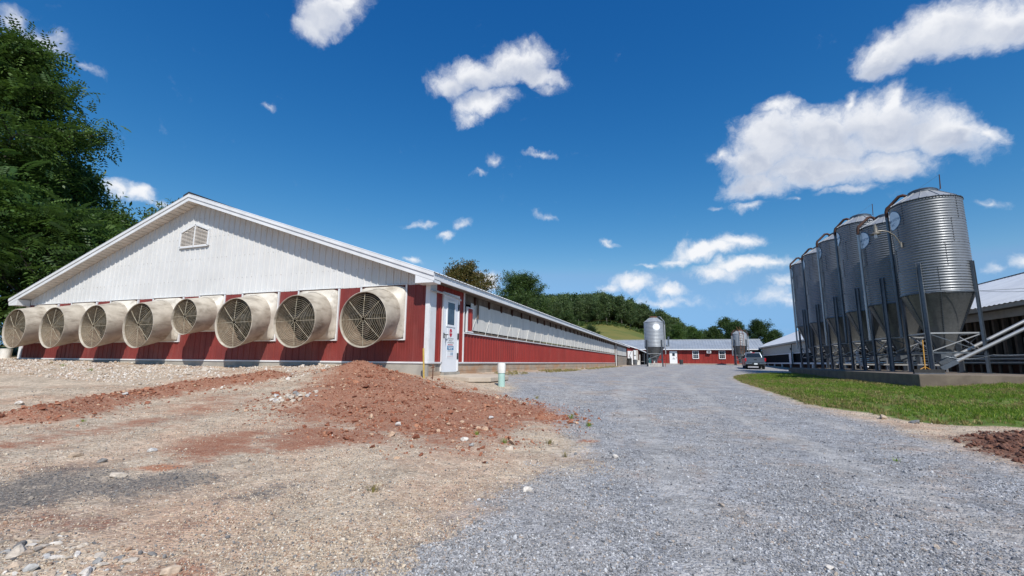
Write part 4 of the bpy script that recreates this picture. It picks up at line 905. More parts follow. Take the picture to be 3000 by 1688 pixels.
# gooseneck yard lamp on the nearest silo
lp = thing('yard_lamp', (8.46, 21.0, 5.6), 'gooseneck yard lamp with metal shade fixed to the nearest silo', 'yard lamp')
MB().tube([(8.47, 21.0, 5.50), (8.42, 20.97, 5.63), (8.30, 20.95, 5.86), (8.10, 20.92, 6.02), (7.92, 20.9, 6.06), (7.74, 20.9, 6.06)], .022, 8).build('arm', 'lamp_metal', lp, True)
m = MB(); m.lathe([(0, .30), (.045, .30), (.045, .22), (.075, .21), (.085, .02), (.09, -.02), (.175, -.08), (.18, -.095), (.165, -.085), (.07, -.03), (0, -.03)], 24, (7.69, 20.9, 6.03)); m.build('lamp_shade', 'lamp_metal', lp, True)
m = MB(); m.lathe([(.0, -.24), (.045, -.235), (.055, -.16), (.05, -.03)], 16, (7.69, 20.9, 6.03)); m.build('lamp_glass', 'frosted_glass', lp, True)
m = MB(); m.box((8.49, 21.0, 5.47), (.05, .09, .2)); m.build('wall_plate', 'lamp_metal', lp)
# augers, cables and the leaning scraper
for (a, b2, c_, lb) in (((9.30, 20.62, .93), (12.45, 20.1, 2.86), .062, 'lower bright auger tube rising from the nearest silo to the right barn'), ((9.45, 21.05, 1.10), (12.5, 20.75, 2.98), .062, 'upper dull auger tube rising from the nearest silo to the right barn')):
    t_ = thing('feed_auger', a, lb, 'auger', 'feed augers under the nearest silo')
    MB().tube([a, b2], c_, 10).build('tube', 'galvanized_tube', t_, True)
    A, B = Vector(a), Vector(b2); d = (B-A).normalized(); m = MB(); m.bar(A-d*.30, A+d*.22, .15, .15); m.build('drive_box', 'galvanized_leg', t_)
def hang(p, q, sag, n=10): return [tuple(Vector(p).lerp(Vector(q), i/n)-Vector((0, 0, sag*4*(i/n)*(1-i/n)))) for i in range(n+1)]
tag(MB().tube(hang((8.85, 20.5, 3.5), (12.3, 19.2, 3.45), .02), .007, 5).build('steel_cable', 'galvanized_leg'), 'steel cable stretched level from the nearest silo leg to the barn eave', 'cable')
tag(MB().tube(hang((10.36, 20.5, 3.52), (12.25, 19.0, 3.4), .10), .006, 5).build('steel_cable', 'galvanized_leg'), 'sagging steel cable from the right leg of the nearest silo', 'cable')
for k, dx in enumerate((0, .12)):
    tag(MB().tube([(11.15+dx*.2, 19.7, 3.40), (11.35+dx, 20.3, 2.25)], .012, 5).build('hanging_chain', 'galvanized_tube'), ('left' if k == 0 else 'right')+' one of two chains holding up the auger tubes by the right barn', 'chain', 'chains holding the auger tubes')
tag(MB().tube(hang((9.0, 20.2, 1.22), (10.2, 20.0, 1.27), .12)+hang((10.2, 20.0, 1.27), (12.4, 19.4, 1.75), .18)[1:], .006, 5).build('power_cord', 'galvanized_leg'), 'thin pale cord sagging past the right leg of the nearest silo', 'cord')
sc_ = thing('scraper', (7.5, 17.9, PZ), 'wide black floor scraper with an upright orange handle on the concrete pad', 'scraper')
m = MB(); m.bar((6.99, 17.55, PZ+.075), (7.92, 17.95, PZ+.075), .05, .14); m.build('blade', 'black_rubber', sc_)
m = MB(); m.bar((6.99, 17.53, PZ+.02), (7.92, 17.93, PZ+.02), .06, .035); m.build('edge_strip', 'grey_plastic', sc_)
m = MB(); m.tube([(7.37, 17.75, PZ+.10), (7.43, 17.82, PZ+1.05)], .017, 8); m.build('handle', 'orange_wood', sc_, True)
m = MB(); m.tube([(7.2, 17.68, PZ+.13), (7.38, 17.76, PZ+.22)], .01, 6); m.tube([(7.55, 17.82, PZ+.13), (7.38, 17.76, PZ+.22)], .01, 6); m.build('handle_brace', 'orange_wood', sc_)
for k, y in enumerate((24.4, 27.6, 30.9, 34.2)):   # white down pipes and stands under the hoppers
    if k == 1: tag(MB().tube([(9.2, y+1.3, PZ+1.0), (9.2, y+1.3, PZ+.5), (9.35, y+1.3, PZ+.25), (9.6, y+1.3, PZ+.12)], .07, 10).build('white_elbow_pipe', 'bright_white', smooth=True), 'bright white elbow pipe dropping to the pad under the third silo', 'pipe')
    st_ = MB(); st_.bar((9.1, y-1.3, PZ+.28), (10.4, y-1.3, PZ+.28), .06, .07); [st_.bar((xx, y-1.3, PZ), (xx, y-1.3, PZ+.6), .05) for xx in (9.2, 9.5, 10.3)]
    tag(st_.build('pipe_stand', 'galvanized_tube'), ['low metal pipe stand just behind the nearest silo', 'low metal pipe stand behind the second silo', 'low metal pipe stand behind the third silo', 'low metal pipe stand behind the fourth silo'][k], 'stand', 'pipe stands under the silos')

# ------------------------------------------------------------------ long open-sided barn on the right
RX, RZ, RGX, RGZ, RY0, RY1 = 12.2, 3.31, 18.7, 6.03, 14.0, 76.4
rb = thing('open_barn', (15, 45, .5), 'long low barn with pale metal roof and open side behind the silos', 'barn')
def ribbed_roof(name, mat, parent, y0, y1, xe, ze, xr, zr, step, h):
    m = MB(); n = int((y1-y0)/step); vs = []
    for k in range(n):
        for (u, d) in ((0, 0), (.06*step/.3, h), (.14*step/.3, h), (.20*step/.3, 0)):
            y = y0+k*step+u; vs += [(xe, y, ze+d), (xr, y, zr+d)]
    vs += [(xe, y1, ze), (xr, y1, zr)]; q = len(vs)//2; m.add(vs, [(2*i, 2*i+2, 2*i+3, 2*i+1) for i in range(q-1)]); return m.build(name, mat, parent)
ribbed_roof('metal_roof', 'roof_white_metal', rb, RY0, RY1+6, RX-.06, RZ-.03, RGX, RGZ, .3048, .022)
ribbed_roof('metal_roof', 'roof_white_metal', rb, RY0, RY1+6, 2*RGX-RX, RZ, RGX, RGZ, .3048, .022)
m = MB(); m.prism([(RGX-.2, RGZ-.03), (RGX, RGZ+.06), (RGX+.2, RGZ-.03)], RY0, RY1+6); m.build('ridge_cap', 'dark_metal', rb)
MB().box2((RX-.02, RY0, 3.12), (RX+.02, RY1, 3.29)).build('eave_fascia', 'pale_panel', rb)
MB().box2((RX+.35, RY0, 2.80), (RX+.42, 46, 3.12)).build('header_board', 'pale_panel', rb)
MB().box2((RX+.02, RY0, 3.11), (RX+.4, RY1, 3.12)).build('eave_soffit', 'weathered_board', rb)
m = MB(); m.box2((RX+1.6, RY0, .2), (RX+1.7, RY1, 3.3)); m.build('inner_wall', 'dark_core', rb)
MB().box2((RX+.9, RY0, .1), (2*RGX-RX-.2, RY1, .34)).build('floor_slab', 'mortar', rb)
for k in range(54):
    y = RY0+.3+k*.6; MB().box2((RX+.45, y-.07, .3), (RX+.6, y+.07, 2.85)).build('wall_stud', 'old_wood', rb)
for k in range(27):
    y = RY0+.6+k*1.2; MB().box2((RX+.62, y-.12, 1.25), (RX+.66, y+.20, 2.0)).build('wall_board', 'weathered_board', rb)
for z in (1.02, 1.17, 1.30): MB().tube([(RX+.38, RY0, z), (RX+.38, 46, z)], .055, 8).build('rail', 'galvanized_tube', rb, True)
for k in range(25):
    y = 46+k*1.22; MB().box2((RX+.30, y, 2.06), (RX+.36, y+1.205, 3.11)).build('white_panel', 'pale_panel', rb)
MB().box2((RX+.28, 46, 2.02), (RX+.32, RY1, 2.10)).build('panel_trim', 'white_trim', rb)
m = MB(); m.box2((RX+.42, 46, 1.05), (RX+.46, RY1, 2.06)); m.build('dark_curtain', 'black_tarp', rb)
MB().box2((RX+.24, 40, .90), (RX+.40, RY1, 1.06)).build('white_rail', 'white_trim', rb)
for k in range(8):
    y = 42+k*4.4; MB().box2((RX+.3, y, .2), (RX+.42, y+.25, .9)).build('rail_post', 'white_trim', rb)
m = MB(); m.box2((RX+.5, RY0, .1), (RX+.55, RY1, .95)); m.build('kick_wall', 'brown_board', rb)
ub = thing('meter_post', (RX+.15, 58, .4), 'white meter box and cable post on the far side of the open barn', 'meter box')
m = MB(); m.box2((RX+.0, 57.6, .95), (RX+.2, 58.5, 2.12)); m.build('box', 'bright_white', ub); m = MB(); m.tube([(RX+.05, 57.5, .4), (RX+.05, 57.5, 2.2), (RX+.12, 57.4, 3.05)], .04, 6); m.box2((RX-.05, 57.35, 2.4), (RX+.1, 57.6, 2.65)); m.build('conduit', 'dark_metal', ub)

# ------------------------------------------------------------------ red cross building closing the yard
FY, FZ0, FE = 76.7, .66, 3.0
cb = thing('cross_building', (3, 80, .6), 'low red building with grey metal roof closing the far end of the yard', 'building')
m = MB(); m.box2((-10, FY+.12, .3), (12.4, FY+10, 2.95)); m.prism([(FY+.12, 2.95), (FY+5.0, 4.55), (FY+9.9, 2.95)], -10, 12.4, 'X'); m.build('inner_walls', 'dark_core', cb)
k = 0; x = -6.5
while x < 10.3:
    w = .61
    panel('red_siding_panel', 'red_siding', cb, (x, FY+.1, 0), (1, 0, 0), (0, -1, 0), w-.02, .78, 2.96, 1.6); x += w
for (z0, z1, mt, nm, dy) in ((.62, .79, 'poured_concrete', 'foundation', .02), (.78, .83, 'pale_panel', 'base_trim', -.02)): MB().box2((-6.5, FY+dy, z0), (10.4, FY+.14, z1)).build(nm, mt, cb)
m = MB(); n = int(24.0/.42); vs = []
for k in range(n):
    for (u, d) in ((0, 0), (.035, .035), (.075, .035), (.11, 0)):
        xx = -10.5+k*.42+u; vs += [(xx, FY-.45, 3.06+d), (xx, FY+5.0, 4.72+d)]
q = len(vs)//2; m.add(vs, [(2*i, 2*i+2, 2*i+3, 2*i+1) for i in range(q-1)]); m.build('metal_roof', 'roof_grey_metal', cb)
m = MB(); m.quad((-10.5, FY+5, 4.72), (13.3, FY+5, 4.72), (13.3, FY+10.4, 3.06), (-10.5, FY+10.4, 3.06)); m.build('metal_roof', 'roof_grey_metal', cb)
m = MB(); m.box2((-10.4, FY+4.85, 4.70), (13.2, FY+5.15, 4.80)); m.build('ridge_cap', 'roof_grey_metal', cb)
MB().box2((-10.5, FY-.44, 2.93), (12.1, FY-.40, 3.07)).build('eave_fascia', 'bright_white', cb)
MB().box2((-10.5, FY-.40, 2.94), (12.1, FY+.1, 2.96)).build('eave_soffit', 'weathered_board', cb)
dr = MB().box2((-.52, FY+.0, .72), (.60, FY+.055, 2.74)).build('door', 'bright_white', cb)
MB().box2((-.12, FY-.012, 1.98), (.26, FY+.0, 2.42)).build('door_window', 'window_glass', dr)
MB().box2((-.17, FY-.006, 1.42), (.32, FY-.0, 1.90)).build('sign', 'sign_white', dr)
m = MB(); m.box2((.03, FY-.010, 1.83), (.11, FY-.006, 1.865)); m.box2((.03, FY-.010, 1.75), (.11, FY-.006, 1.785)); m.build('sign_mark', 'sign_red', dr)
for (hw_, z) in ((.10, 1.66), (.14, 1.60), (.19, 1.54), (.22, 1.48)): MB().box2((.075-hw_, FY-.010, z-.014), (.075+hw_, FY-.006, z+.014)).build('print_line', 'grey_plastic', dr)
MB().box2((.48, FY-.03, 1.62), (.52, FY, 1.80)).build('handle', 'dark_metal', dr)
for xw in (2.86, 6.62):
    x0, x1, z0, z1 = xw, xw+.92, 1.56, 2.82; t = .09
    m = MB(); m.box2((x0, FY-.03, z0), (x1, FY+.07, z0+t)); m.box2((x0, FY-.03, z1-t), (x1, FY+.07, z1)); m.box2((x0, FY-.03, z0+t), (x0+t, FY+.07, z1-t)); m.box2((x1-t, FY-.03, z0+t), (x1, FY+.07, z1-t))
    wdw = m.build('window', 'bright_white', cb)
    MB().box2((x0+t, FY-.02, (z0+z1)/2-.03), (x1-t, FY+.06, (z0+z1)/2+.03)).build('sash_rail', 'bright_white', wdw)
    for c_ in range(3):
        for r_ in range(4):
            pw = (x1-x0-2*t)/3; ph = (z1-z0-2*t-.06)/4
            px = x0+t+c_*pw; pz = z0+t+r_*ph+(.06 if r_ > 1 else 0)
            MB().box2((px+.008, FY+.02, pz+.008), (px+pw-.008, FY+.03, pz+ph-.008)).build('pane', 'window_glass', wdw)
    m = MB(); 
    for c_ in (1, 2): m.box2((x0+t+c_*pw-.008, FY+.01, z0+t), (x0+t+c_*pw+.008, FY+.04, z1-t))
    for r_ in (1, 3): zz = z0+t+r_*ph+(.06 if r_ > 1 else 0); m.box2((x0+t, FY+.011, zz-.008), (x1-t, FY+.039, zz+.008))
    m.build('muntin', 'bright_white', wdw)
ac = MB().box2((4.92, FY-.32, 2.42), (5.52, FY+.05, 2.82)).build('air_conditioner', 'bright_white', cb)
MB().box2((5.0, FY-.335, 2.49), (5.44, FY-.325, 2.75)).build('grille', 'grey_plastic', ac)
m = MB(); m.tube([(-.62, 77.9, 3.55), (-.62, 77.9, 4.62), (-.62, 77.9, 4.66), (-.62, 77.9, 4.95)], [.12, .12, .16, .16], 12); m.tube([(-.62, 77.9, 4.98), (-.62, 77.9, 5.08)], .21, 12); m.tube([(-.9, 77.7, 3.60), (-.62, 77.9, 3.72)], .12, 8); m.build('flue', 'galvanized_leg', cb, True)
MB().box2((-.7, FY-1.3, .5), (.9, FY-.05, .71)).build('door_step', 'poured_concrete', cb)
MB().box2((10.45, FY-.05, .6), (12.0, FY+.11, 2.9)).build('opening_shade_block', 'dark_core', cb)  # solid near-black block stands in for the shade of an open recess
tag(MB().tube([(10.9, FY-.5, 2.6), (11.15, FY-.5, 2.5), (11.2, FY-.5, 2.2), (11.05, FY-.5, 1.7), (10.95, FY-.5, .7)], .10, 8).build('curved_vent_pipe', 'bright_white', smooth=True), 'curved white vent pipe standing behind the pickup truck', 'pipe')
gb = tzs(1.12, 75.6)
tb = thing('trash_can', (1.15, 75.6, gb), 'dark trash can standing just right of the far white door', 'trash can')
m = MB(); m.lathe([(0, 0), (.25, 0), (.31, .68), (.33, .70), (.33, .74), (.30, .74), (.24, .05)], 20, (1.15, 75.6, gb)); m.build('barrel', 'bin_plastic', tb, True)
m = MB(); m.lathe([(.34, .40), (.34, .42), (.28, .42)], 20, (1.15, 75.6, gb)); m.build('hoop', 'bin_plastic', tb)

# ------------------------------------------------------------------ clutter at the far end of the long barn
sh = thing('annex_shed', (-5.4, 69, .55), 'small red and white shed built on to the far end of the long barn', 'shed')
m = MB(); m.prism([(-6.5, .5), (-4.62, .5), (-4.62, 2.72), (-6.5, 3.35)], 66.02, 74, 'Y'); m.build('wall', 'red_siding', sh)
m = MB(); m.prism([(-6.9, 3.52), (-4.75, 2.80), (-4.75, 2.93), (-6.9, 3.65)], 65.75, 74); m.build('roof', 'bright_white', sh)
MB().box2((-6.0, 65.94, .58), (-5.30, 66.0, 2.50)).build('door', 'bright_white', sh)
MB().box2((-5.26, 65.97, .58), (-4.62, 66.01, 2.62)).build('grey_panel', 'pale_panel', sh)
m = MB(); m.tube([(-5.42, 65.88, 2.6), (-5.80, 65.9, 1.75), (-5.62, 65.88, 1.70), (-5.56, 65.88, .62)], .03, 6); m.build('hose', 'grey_plastic', sh)
m = MB(); m.box2((-5.12, 65.82, 1.95), (-4.90, 65.96, 2.6)); m.box2((-5.15, 65.84, 1.3), (-4.88, 65.96, 1.8)); m.box2((-5.0, 65.84, .9), (-4.88, 65.96, 1.25)); m.build('meter_box', 'bright_white', sh)
lt = thing('lean_to', (-4, 69, .5), 'dark open lean-to with sloping roof beside the far silo', 'lean-to')
m = MB(); m.prism([(-4.85, 2.84), (-3.1, 2.02), (-3.1, 2.16), (-4.85, 2.98)], 66.2, 72); m.build('roof', 'roof_white_metal', lt)
m = MB(); m.prism([(-4.85, 2.78), (-3.1, 1.94), (-3.1, 2.03), (-4.85, 2.87)], 66.1, 66.19); m.build('roof_edge', 'black_tarp', lt)
m = MB(); m.prism([(-4.6, .45), (-2.9, .45), (-2.9, 1.98), (-4.6, 2.75)], 69.5, 70); m.build('back_wall', 'dark_core', lt)
for k in range(3): MB().box2((-4.86+k*.10, 66.22, .55), (-4.77+k*.10, 66.3, 2.55)).build('board', 'weathered_board', lt)
MB().box2((-4.46, 66.2, .5), (-4.34, 66.35, 2.0)).build('post', 'pale_panel', lt)
MB().box2((-3.80, 66.2, .4), (-3.74, 66.3, 2.3)).build('post', 'galvanized_leg', lt)
MB().box2((-3.0, 66.2, .4), (-2.94, 66.3, 2.0)).build('post', 'galvanized_leg', lt)
m = MB(); m.tube([(-4.2, 66.6, 1.05), (-3.75, 66.6, 1.05)], .04, 6); m.tube([(-3.95, 66.5, 1.1), (-3.97, 66.5, 2.1)], .02, 6); m.build('hanging_rod', 'galvanized_tube', lt)
g9 = tzs(-4.9, 64)
m = MB(); m.lathe([(0, 0), (.24, 0), (.27, .15), (.27, .58), (.29, .60), (.29, .66), (.05, .72), (0, .72)], 18, (-4.9, 64, g9)); tag(m.build('grey_drum', 'grey_plastic', smooth=True), 'dark grey lidded drum in front of the small white shed door', 'drum')
m = MB(); m.lathe([(0, 0), (.13, 0), (.15, .26), (0, .27)], 14, (-4.45, 64.3, g9+.36)); m.box((-4.45, 64.3, g9+.18), (.3, .3, .36)); tag(m.build('pale_bucket', 'white_pvc', smooth=True), 'pale bucket set on a dark box beside the grey drum', 'bucket')
m = MB(); m.lathe([(0, 0), (.28, .0), (.3, .4), (.3, .8), (.1, .95), (0, .95)], 16, (-3.05, 63.0, tzs(-3.05, 63))); tag(m.build('teal_drum', 'teal_plastic', smooth=True), 'dark teal drum standing under the far left silo edge', 'drum')
bt = thing('black_drum', (-6.25, 62.3, .52), 'tall black drum standing against the block wall at the far barn end', 'drum'); bt.location = (-5.35, 61.0, .5)
m = MB(); m.lathe([(0, 0), (.28, 0), (.29, .3), (.30, .31), (.29, .33), (.29, .9), (.30, .92), (.27, .94), (0, .93)], 18, (-5.35, 61.0, .5)); m.build('barrel', 'black_rubber', bt, True)
ct = thing('slatted_crate', (-1.85, 52.5, .47), 'low whitish slatted crate on the ground under the bright far silo', 'crate'); gc = tzs(-1.85, 52.5)-.01
for xx in (-2.53, -2.05, -1.6, -1.2): MB().box2((xx-.035, 52.2, gc), (xx+.035, 52.26, gc+.42)).build('upright', 'pallet_white', ct)
for k in range(4): MB().box2((-2.53, 52.26, gc+.03+.10*k), (-1.17, 52.285, gc+.08+.10*k)).build('slat', 'pallet_white', ct)
MB().box2((-2.53, 52.29, gc+.02), (-1.17, 52.9, gc+.10)).build('base', 'pallet_white', ct)
MB().box2((-2.0, 52.3, gc+.10), (-1.9, 52.5, gc+.62)).build('stack_post', 'pallet_white', ct)
ld = thing('red_stepladder', (-.98, 53.6, .48), 'red stepladder leaning open beside the bright far silo legs', 'ladder'); gl = tzs(-.98, 53.6)
for xx in (-1.14, -.82): m = MB(); m.bar((xx, 53.4, gl), (xx+(.05 if xx < -1 else -.05), 53.7, gl+1.35), .05, .03); m.build('rail', 'rust', ld)
for k in range(5): m = MB(); z = gl+.2+.24*k; m.box((-.98, 53.45+.05*k, z), (.30, .09, .03)); m.build('tread', 'sign_red', ld)
# ------------------------------------------------------------------ pickup truck
tx, ty = 8.05, 53.4; tg = tzs(8.1, 55)
tr = thing('pickup_truck', (tx, ty, tg), 'silver grey pickup truck parked with its tailgate towards the viewer', 'pickup truck', rotz=R(-3.5))
def tpart(mb, name, mat, parent=None, smooth=False, bevel=0.0):
    o = link(name, mb.mesh(name, mat, smooth), parent or tr)
    if bevel: bv = o.modifiers.new('bevel', 'BEVEL'); bv.width = bevel; bv.segments = 3; bv.limit_method = 'ANGLE'; bv.angle_limit = R(35)
    return o
def arch(cy, r_, n=9): return [(cy+r_*math.cos(math.pi*(1-i/(n-1))), .36+r_*math.sin(math.pi*(1-i/(n-1)))) for i in range(n)]
W2 = .93
low = [(0, .52)]+arch(1.12, .43)+arch(4.38, .43)+[(5.35, .42), (5.38, .80), (5.25, 1.0), (3.95, 1.12), (3.75, 1.14), (1.95, 1.16), (0.02, 1.16), (0, 1.14)]
m = MB(); m.prism([(a, b2) for a, b2 in low], -W2, W2, 'X'); tpart(m, 'body', 'truck_paint', None, False, .035)
m = MB(); hw0, hw1 = .86, .68
vs = [(-hw0, 1.78, 1.14), (hw0, 1.78, 1.14), (hw0, 4.05, 1.12), (-hw0, 4.05, 1.12), (-hw1, 2.02, 1.78), (hw1, 2.02, 1.78), (hw1, 3.30, 1.78), (-hw1, 3.30, 1.78)]
m.add(vs, [(0, 1, 5, 4), (1, 2, 6, 5), (2, 3, 7, 6), (3, 0, 4, 7), (4, 5, 6, 7)]); tpart(m, 'cab', 'truck_paint', None, False, .05)
def glass(poly, name='window'): m = MB(); m.add(poly, [tuple(range(len(poly)))]); return tpart(m, name, 'truck_glass')
glass([(-.74, 1.80, 1.24), (.74, 1.80, 1.24), (.63, 1.975, 1.68), (-.63, 1.975, 1.68)], 'rear_window')
for sg in (-1, 1):
    glass([(sg*.865, 2.0, 1.22), (sg*.865, 2.85, 1.22), (sg*.735, 2.85, 1.66), (sg*.735, 2.16, 1.66)]); glass([(sg*.865, 2.92, 1.22), (sg*.865, 3.80, 1.22), (sg*.735, 3.28, 1.66), (sg*.735, 2.92, 1.66)])
    m = MB(); m.box2((sg*.95-.11, 3.55, 1.18), (sg*.95+.11, 3.68, 1.36)); tpart(m, 'mirror', 'truck_black')
    m = MB(); m.box2((sg*.905-.07, -.035, .80), (sg*.905+.07, .10, 1.14)); tpart(m, 'tail_light', 'truck_lamp', None, False, .015)
    for cy in (1.12, 4.38):
        w = MB(); w.lathe([(.20, -.12), (.33, -.125), (.365, -.10), (.365, .10), (.33, .125), (.20, .12)], 26, (sg*.80, cy, .365), 'X'); wh = tpart(w, 'wheel', 'black_rubber', None, True)
        w = MB(); w.lathe([(.205, .10), (.19, .06), (.06, .09), (0, .095)] if sg > 0 else [(.205, -.10), (.19, -.06), (.06, -.09), (0, -.095)], 20, (sg*.80, cy, .365), 'X'); tpart(w, 'rim', 'chrome', wh, True)
m = MB(); m.box2((-.76, -.03, .68), (.76, .0, 1.15)); tg_ = tpart(m, 'tailgate', 'truck_paint', None, False, .015)
m = MB(); m.box2((-.13, -.05, .93), (.13, -.03, 1.02)); tpart(m, 'tailgate_handle', 'truck_black', tg_)
m = MB(); m.box2((-.80, -.012, 1.13), (.80, .06, 1.19)); tpart(m, 'tailgate_cap', 'truck_black', tg_)
m = MB(); m.box2((-.93, -.20, .44), (.93, -.0, .64)); bp = tpart(m, 'rear_bumper', 'truck_black', None, False, .03)
m = MB(); m.box2((-.93, -.215, .56), (-.35, -.195, .64)); m.box2((.35, -.215, .56), (.93, -.195, .64)); tpart(m, 'bumper_trim', 'chrome', bp)
m = MB(); m.box2((-.155, -.215, .47), (.155, -.20, .62)); tpart(m, 'license_plate', 'plate', bp)
m = MB(); m.box2((-.7, .12, 1.161), (.7, 1.75, 1.165)); tpart(m, 'bed_liner', 'truck_black')
m = MB(); m.box2((-.16, 1.99, 1.70), (.16, 2.02, 1.765)); tpart(m, 'brake_light', 'truck_lamp')
m = MB(); m.box2((-.7, .3, .30), (.7, 5.0, .48)); tpart(m, 'chassis', 'truck_black')
# ------------------------------------------------------------------ trees and shrubs
def quat_frames(dirs, ups, roll):
    d = dirs/np.linalg.norm(dirs, axis=1, keepdims=True)
    s = np.cross(ups, d); n = np.linalg.norm(s, axis=1, keepdims=True); s = np.where(n > 1e-4, s/np.maximum(n, 1e-6), np.array([[1.0, 0, 0]])); u = np.cross(d, s)
    c, si = np.cos(roll)[:, None], np.sin(roll)[:, None]
    return d, s*c+u*si, u*c-s*si
def pinnate(pairs, droop=.35, lw=.085, ll=.30):
    """compound leaf along +x: pairs of leaflets folded a little"""
    V, F = [], []
    for i in range(pairs+1):
        t = .18+.82*i/pairs; zc = -droop*t*t
        for sg in ((-1, 1) if i < pairs else (0,)):
            l = ll*(1-.45*abs(t-.5)); fx = .28 if sg else 1.0
            tip = np.array([t+l*fx*.9, sg*l, zc-.10*l-(.05 if sg else .12)]); b = np.array([t, 0, zc]); ax = tip-b; w = lw/2
            pr = np.array([-ax[1], ax[0], 0]); pr = pr/np.linalg.norm(pr)*w; mid = b+ax*.45+np.array([0, 0, .02])
            k = len(V); V += [b, mid+pr, tip, mid-pr]; F.append((k, k+1, k+2, k+3))
    return np.array(V), np.array(F)
def cluster(n, seed, flat=.6):
    r_ = np.random.default_rng(seed); V, F = [], []
    for i in range(n):
        c = r_.normal(0, .42, 3)*np.array([1, 1, flat]); a = r_.normal(0, 1, 3); a /= np.linalg.norm(a); b = np.cross(a, r_.normal(0, 1, 3)); b /= np.linalg.norm(b)
        l = r_.uniform(.20, .34); w = l*.55; k = len(V); V += [c-a*l, c+b*w*.6, c+a*l, c-b*w*.6]; F.append((k, k+1, k+2, k+3))
    return np.array(V), np.array(F)
def leaf_mesh(name, mat, pos, dirs, size, tmpl, seed=0, tintbias=None):
    r_ = np.random.default_rng(seed); n = len(pos); V, F = tmpl
    ups = np.tile([0, 0, 1.0], (n, 1))+r_.normal(0, .25, (n, 3)); X, Y, Z = quat_frames(dirs, ups, r_.uniform(-.6, .6, n))
    P = pos[:, None, :]+size[:, None, None]*(V[None, :, 0:1]*X[:, None]+V[None, :, 1:2]*Y[:, None]+V[None, :, 2:3]*Z[:, None])
    FF = (F[None]+np.arange(n)[:, None, None]*len(V)).reshape(-1, 4)
    me = npmesh(name, P.reshape(-1, 3), FF, mat)
    t = np.clip(r_.beta(1.6, 2.2, n)+(0 if tintbias is None else tintbias), 0, 1); nl = len(V)//4
    tl = np.clip(np.repeat(t, nl)+r_.normal(0, .10, n*nl), 0, 1); at = me.attributes.new('tint', 'FLOAT', 'POINT'); at.data.foreach_set('value', np.repeat(tl, 4).astype(np.float32))
    return me
def skeleton(seed, H, r0, base, Rmax, nl, prof, up=(.15, .9), lean=(0, 0), droop=.25, subs=6, twigs=5):
    r_ = np.random.default_rng(seed); tubes = []; tips = []; ends = []
    n = 9; tp = np.zeros((n, 3)); tp[:, 2] = np.linspace(0, H*.9, n); w = np.cumsum(r_.normal(0, .022*H, (n, 2)), 0); w -= w[0]; tp[:, :2] = w+np.linspace(0, 1, n)[:, None]**1.5*np.array(lean)
    tubes.append((tp, list(np.linspace(r0, r0*.18, n))))
    def at(t): f = t*(n-1); i = min(int(f), n-2); return tp[i]+(tp[i+1]-tp[i])*(f-i)
    for i in range(nl):
        t = base+(1-base)*((i+.5)/nl)**.85; q = (t-base)/(1-base); p = at(min(t, .999)); a = i*2.39996+r_.uniform(-.5, .5)
        L = Rmax*prof(q)*r_.uniform(.75, 1.15); el = up[0]+(up[1]-up[0])*q+r_.uniform(-.15, .15)
        d = np.array([math.cos(a)*math.cos(el), math.sin(a)*math.cos(el), math.sin(el)]); k = 7; lp = [p]
        for s_ in range(1, k):
            d = d+np.array([r_.normal(0, .10), r_.normal(0, .10), .10-droop*.30*s_/k]); d /= np.linalg.norm(d); lp.append(lp[-1]+d*L/(k-1))
        lp = np.array(lp); rr0 = max(.02, r0*(1-t)*.55+.015); tubes.append((lp, list(np.linspace(rr0, rr0*.25, k))))
        for s_ in range(subs):
            f = .30+.70*(s_+r_.uniform(0, .8))/subs; f = min(f, .99); g = f*(k-1); gi = min(int(g), k-2); b = lp[gi]+(lp[gi+1]-lp[gi])*(g-gi); ld = lp[gi+1]-lp[gi]; ld = ld/np.linalg.norm(ld)
            sd = np.cross(ld, [0, 0, 1.0]); sd /= (np.linalg.norm(sd)+1e-6); sgn = 1 if s_ % 2 else -1
            sdv = ld*.55+sd*sgn*r_.uniform(.5, 1.0)+np.array([0, 0, r_.uniform(-.15, .45)]); sdv /= np.linalg.norm(sdv); sl = L*.36*r_.uniform(.6, 1.2)*(1.1-.4*f)
            m_ = 4; sp = [b]
            for z in range(1, m_): sdv = sdv+np.array([r_.normal(0, .12), r_.normal(0, .12), -.06*droop*z]); sdv /= np.linalg.norm(sdv); sp.append(sp[-1]+sdv*sl/(m_-1))
            sp = np.array(sp); tubes.append((sp, list(np.linspace(rr0*.35, .008, m_)))); 
            for z in range(twigs):
                u = (.25+.75*(z+r_.uniform(0, 1))/twigs)*(m_-1); ui = min(int(u), m_-2); q_ = sp[ui]+(sp[ui+1]-sp[ui])*(u-ui); tips.append(q_); ends.append(sdv+r_.normal(0, .45, 3))
    return tubes, np.array(tips), np.array(ends)
def wood_mesh(tubes, mat, seg=7, minr=.010):
    m = MB()
    for pts, rs in tubes:
        if max(rs) < minr: continue
        m.tube([tuple(p) for p in pts], [float(x) for x in rs], seg if max(rs) > .06 else 4, caps=False)
    return m.mesh('trunk', mat, True)
def tree_proto(seed, H, r0, base, Rmax, nl, prof, mat, tmpl, per, size, jit, bark='bark', **kw):
    tb, tips, ends = skeleton(seed, H, r0, base, Rmax, nl, prof, **kw); r_ = np.random.default_rng(seed+99)
    pos = np.repeat(tips, per, 0)+r_.normal(0, jit, (len(tips)*per, 3)); d = np.repeat(ends, per, 0)+r_.normal(0, .5, (len(tips)*per, 3)); d[:, 2] -= .15
    sz = size*r_.uniform(.7, 1.25, len(pos))
    return wood_mesh(tb, bark), leaf_mesh('crown', mat, pos, d, sz, tmpl, seed)
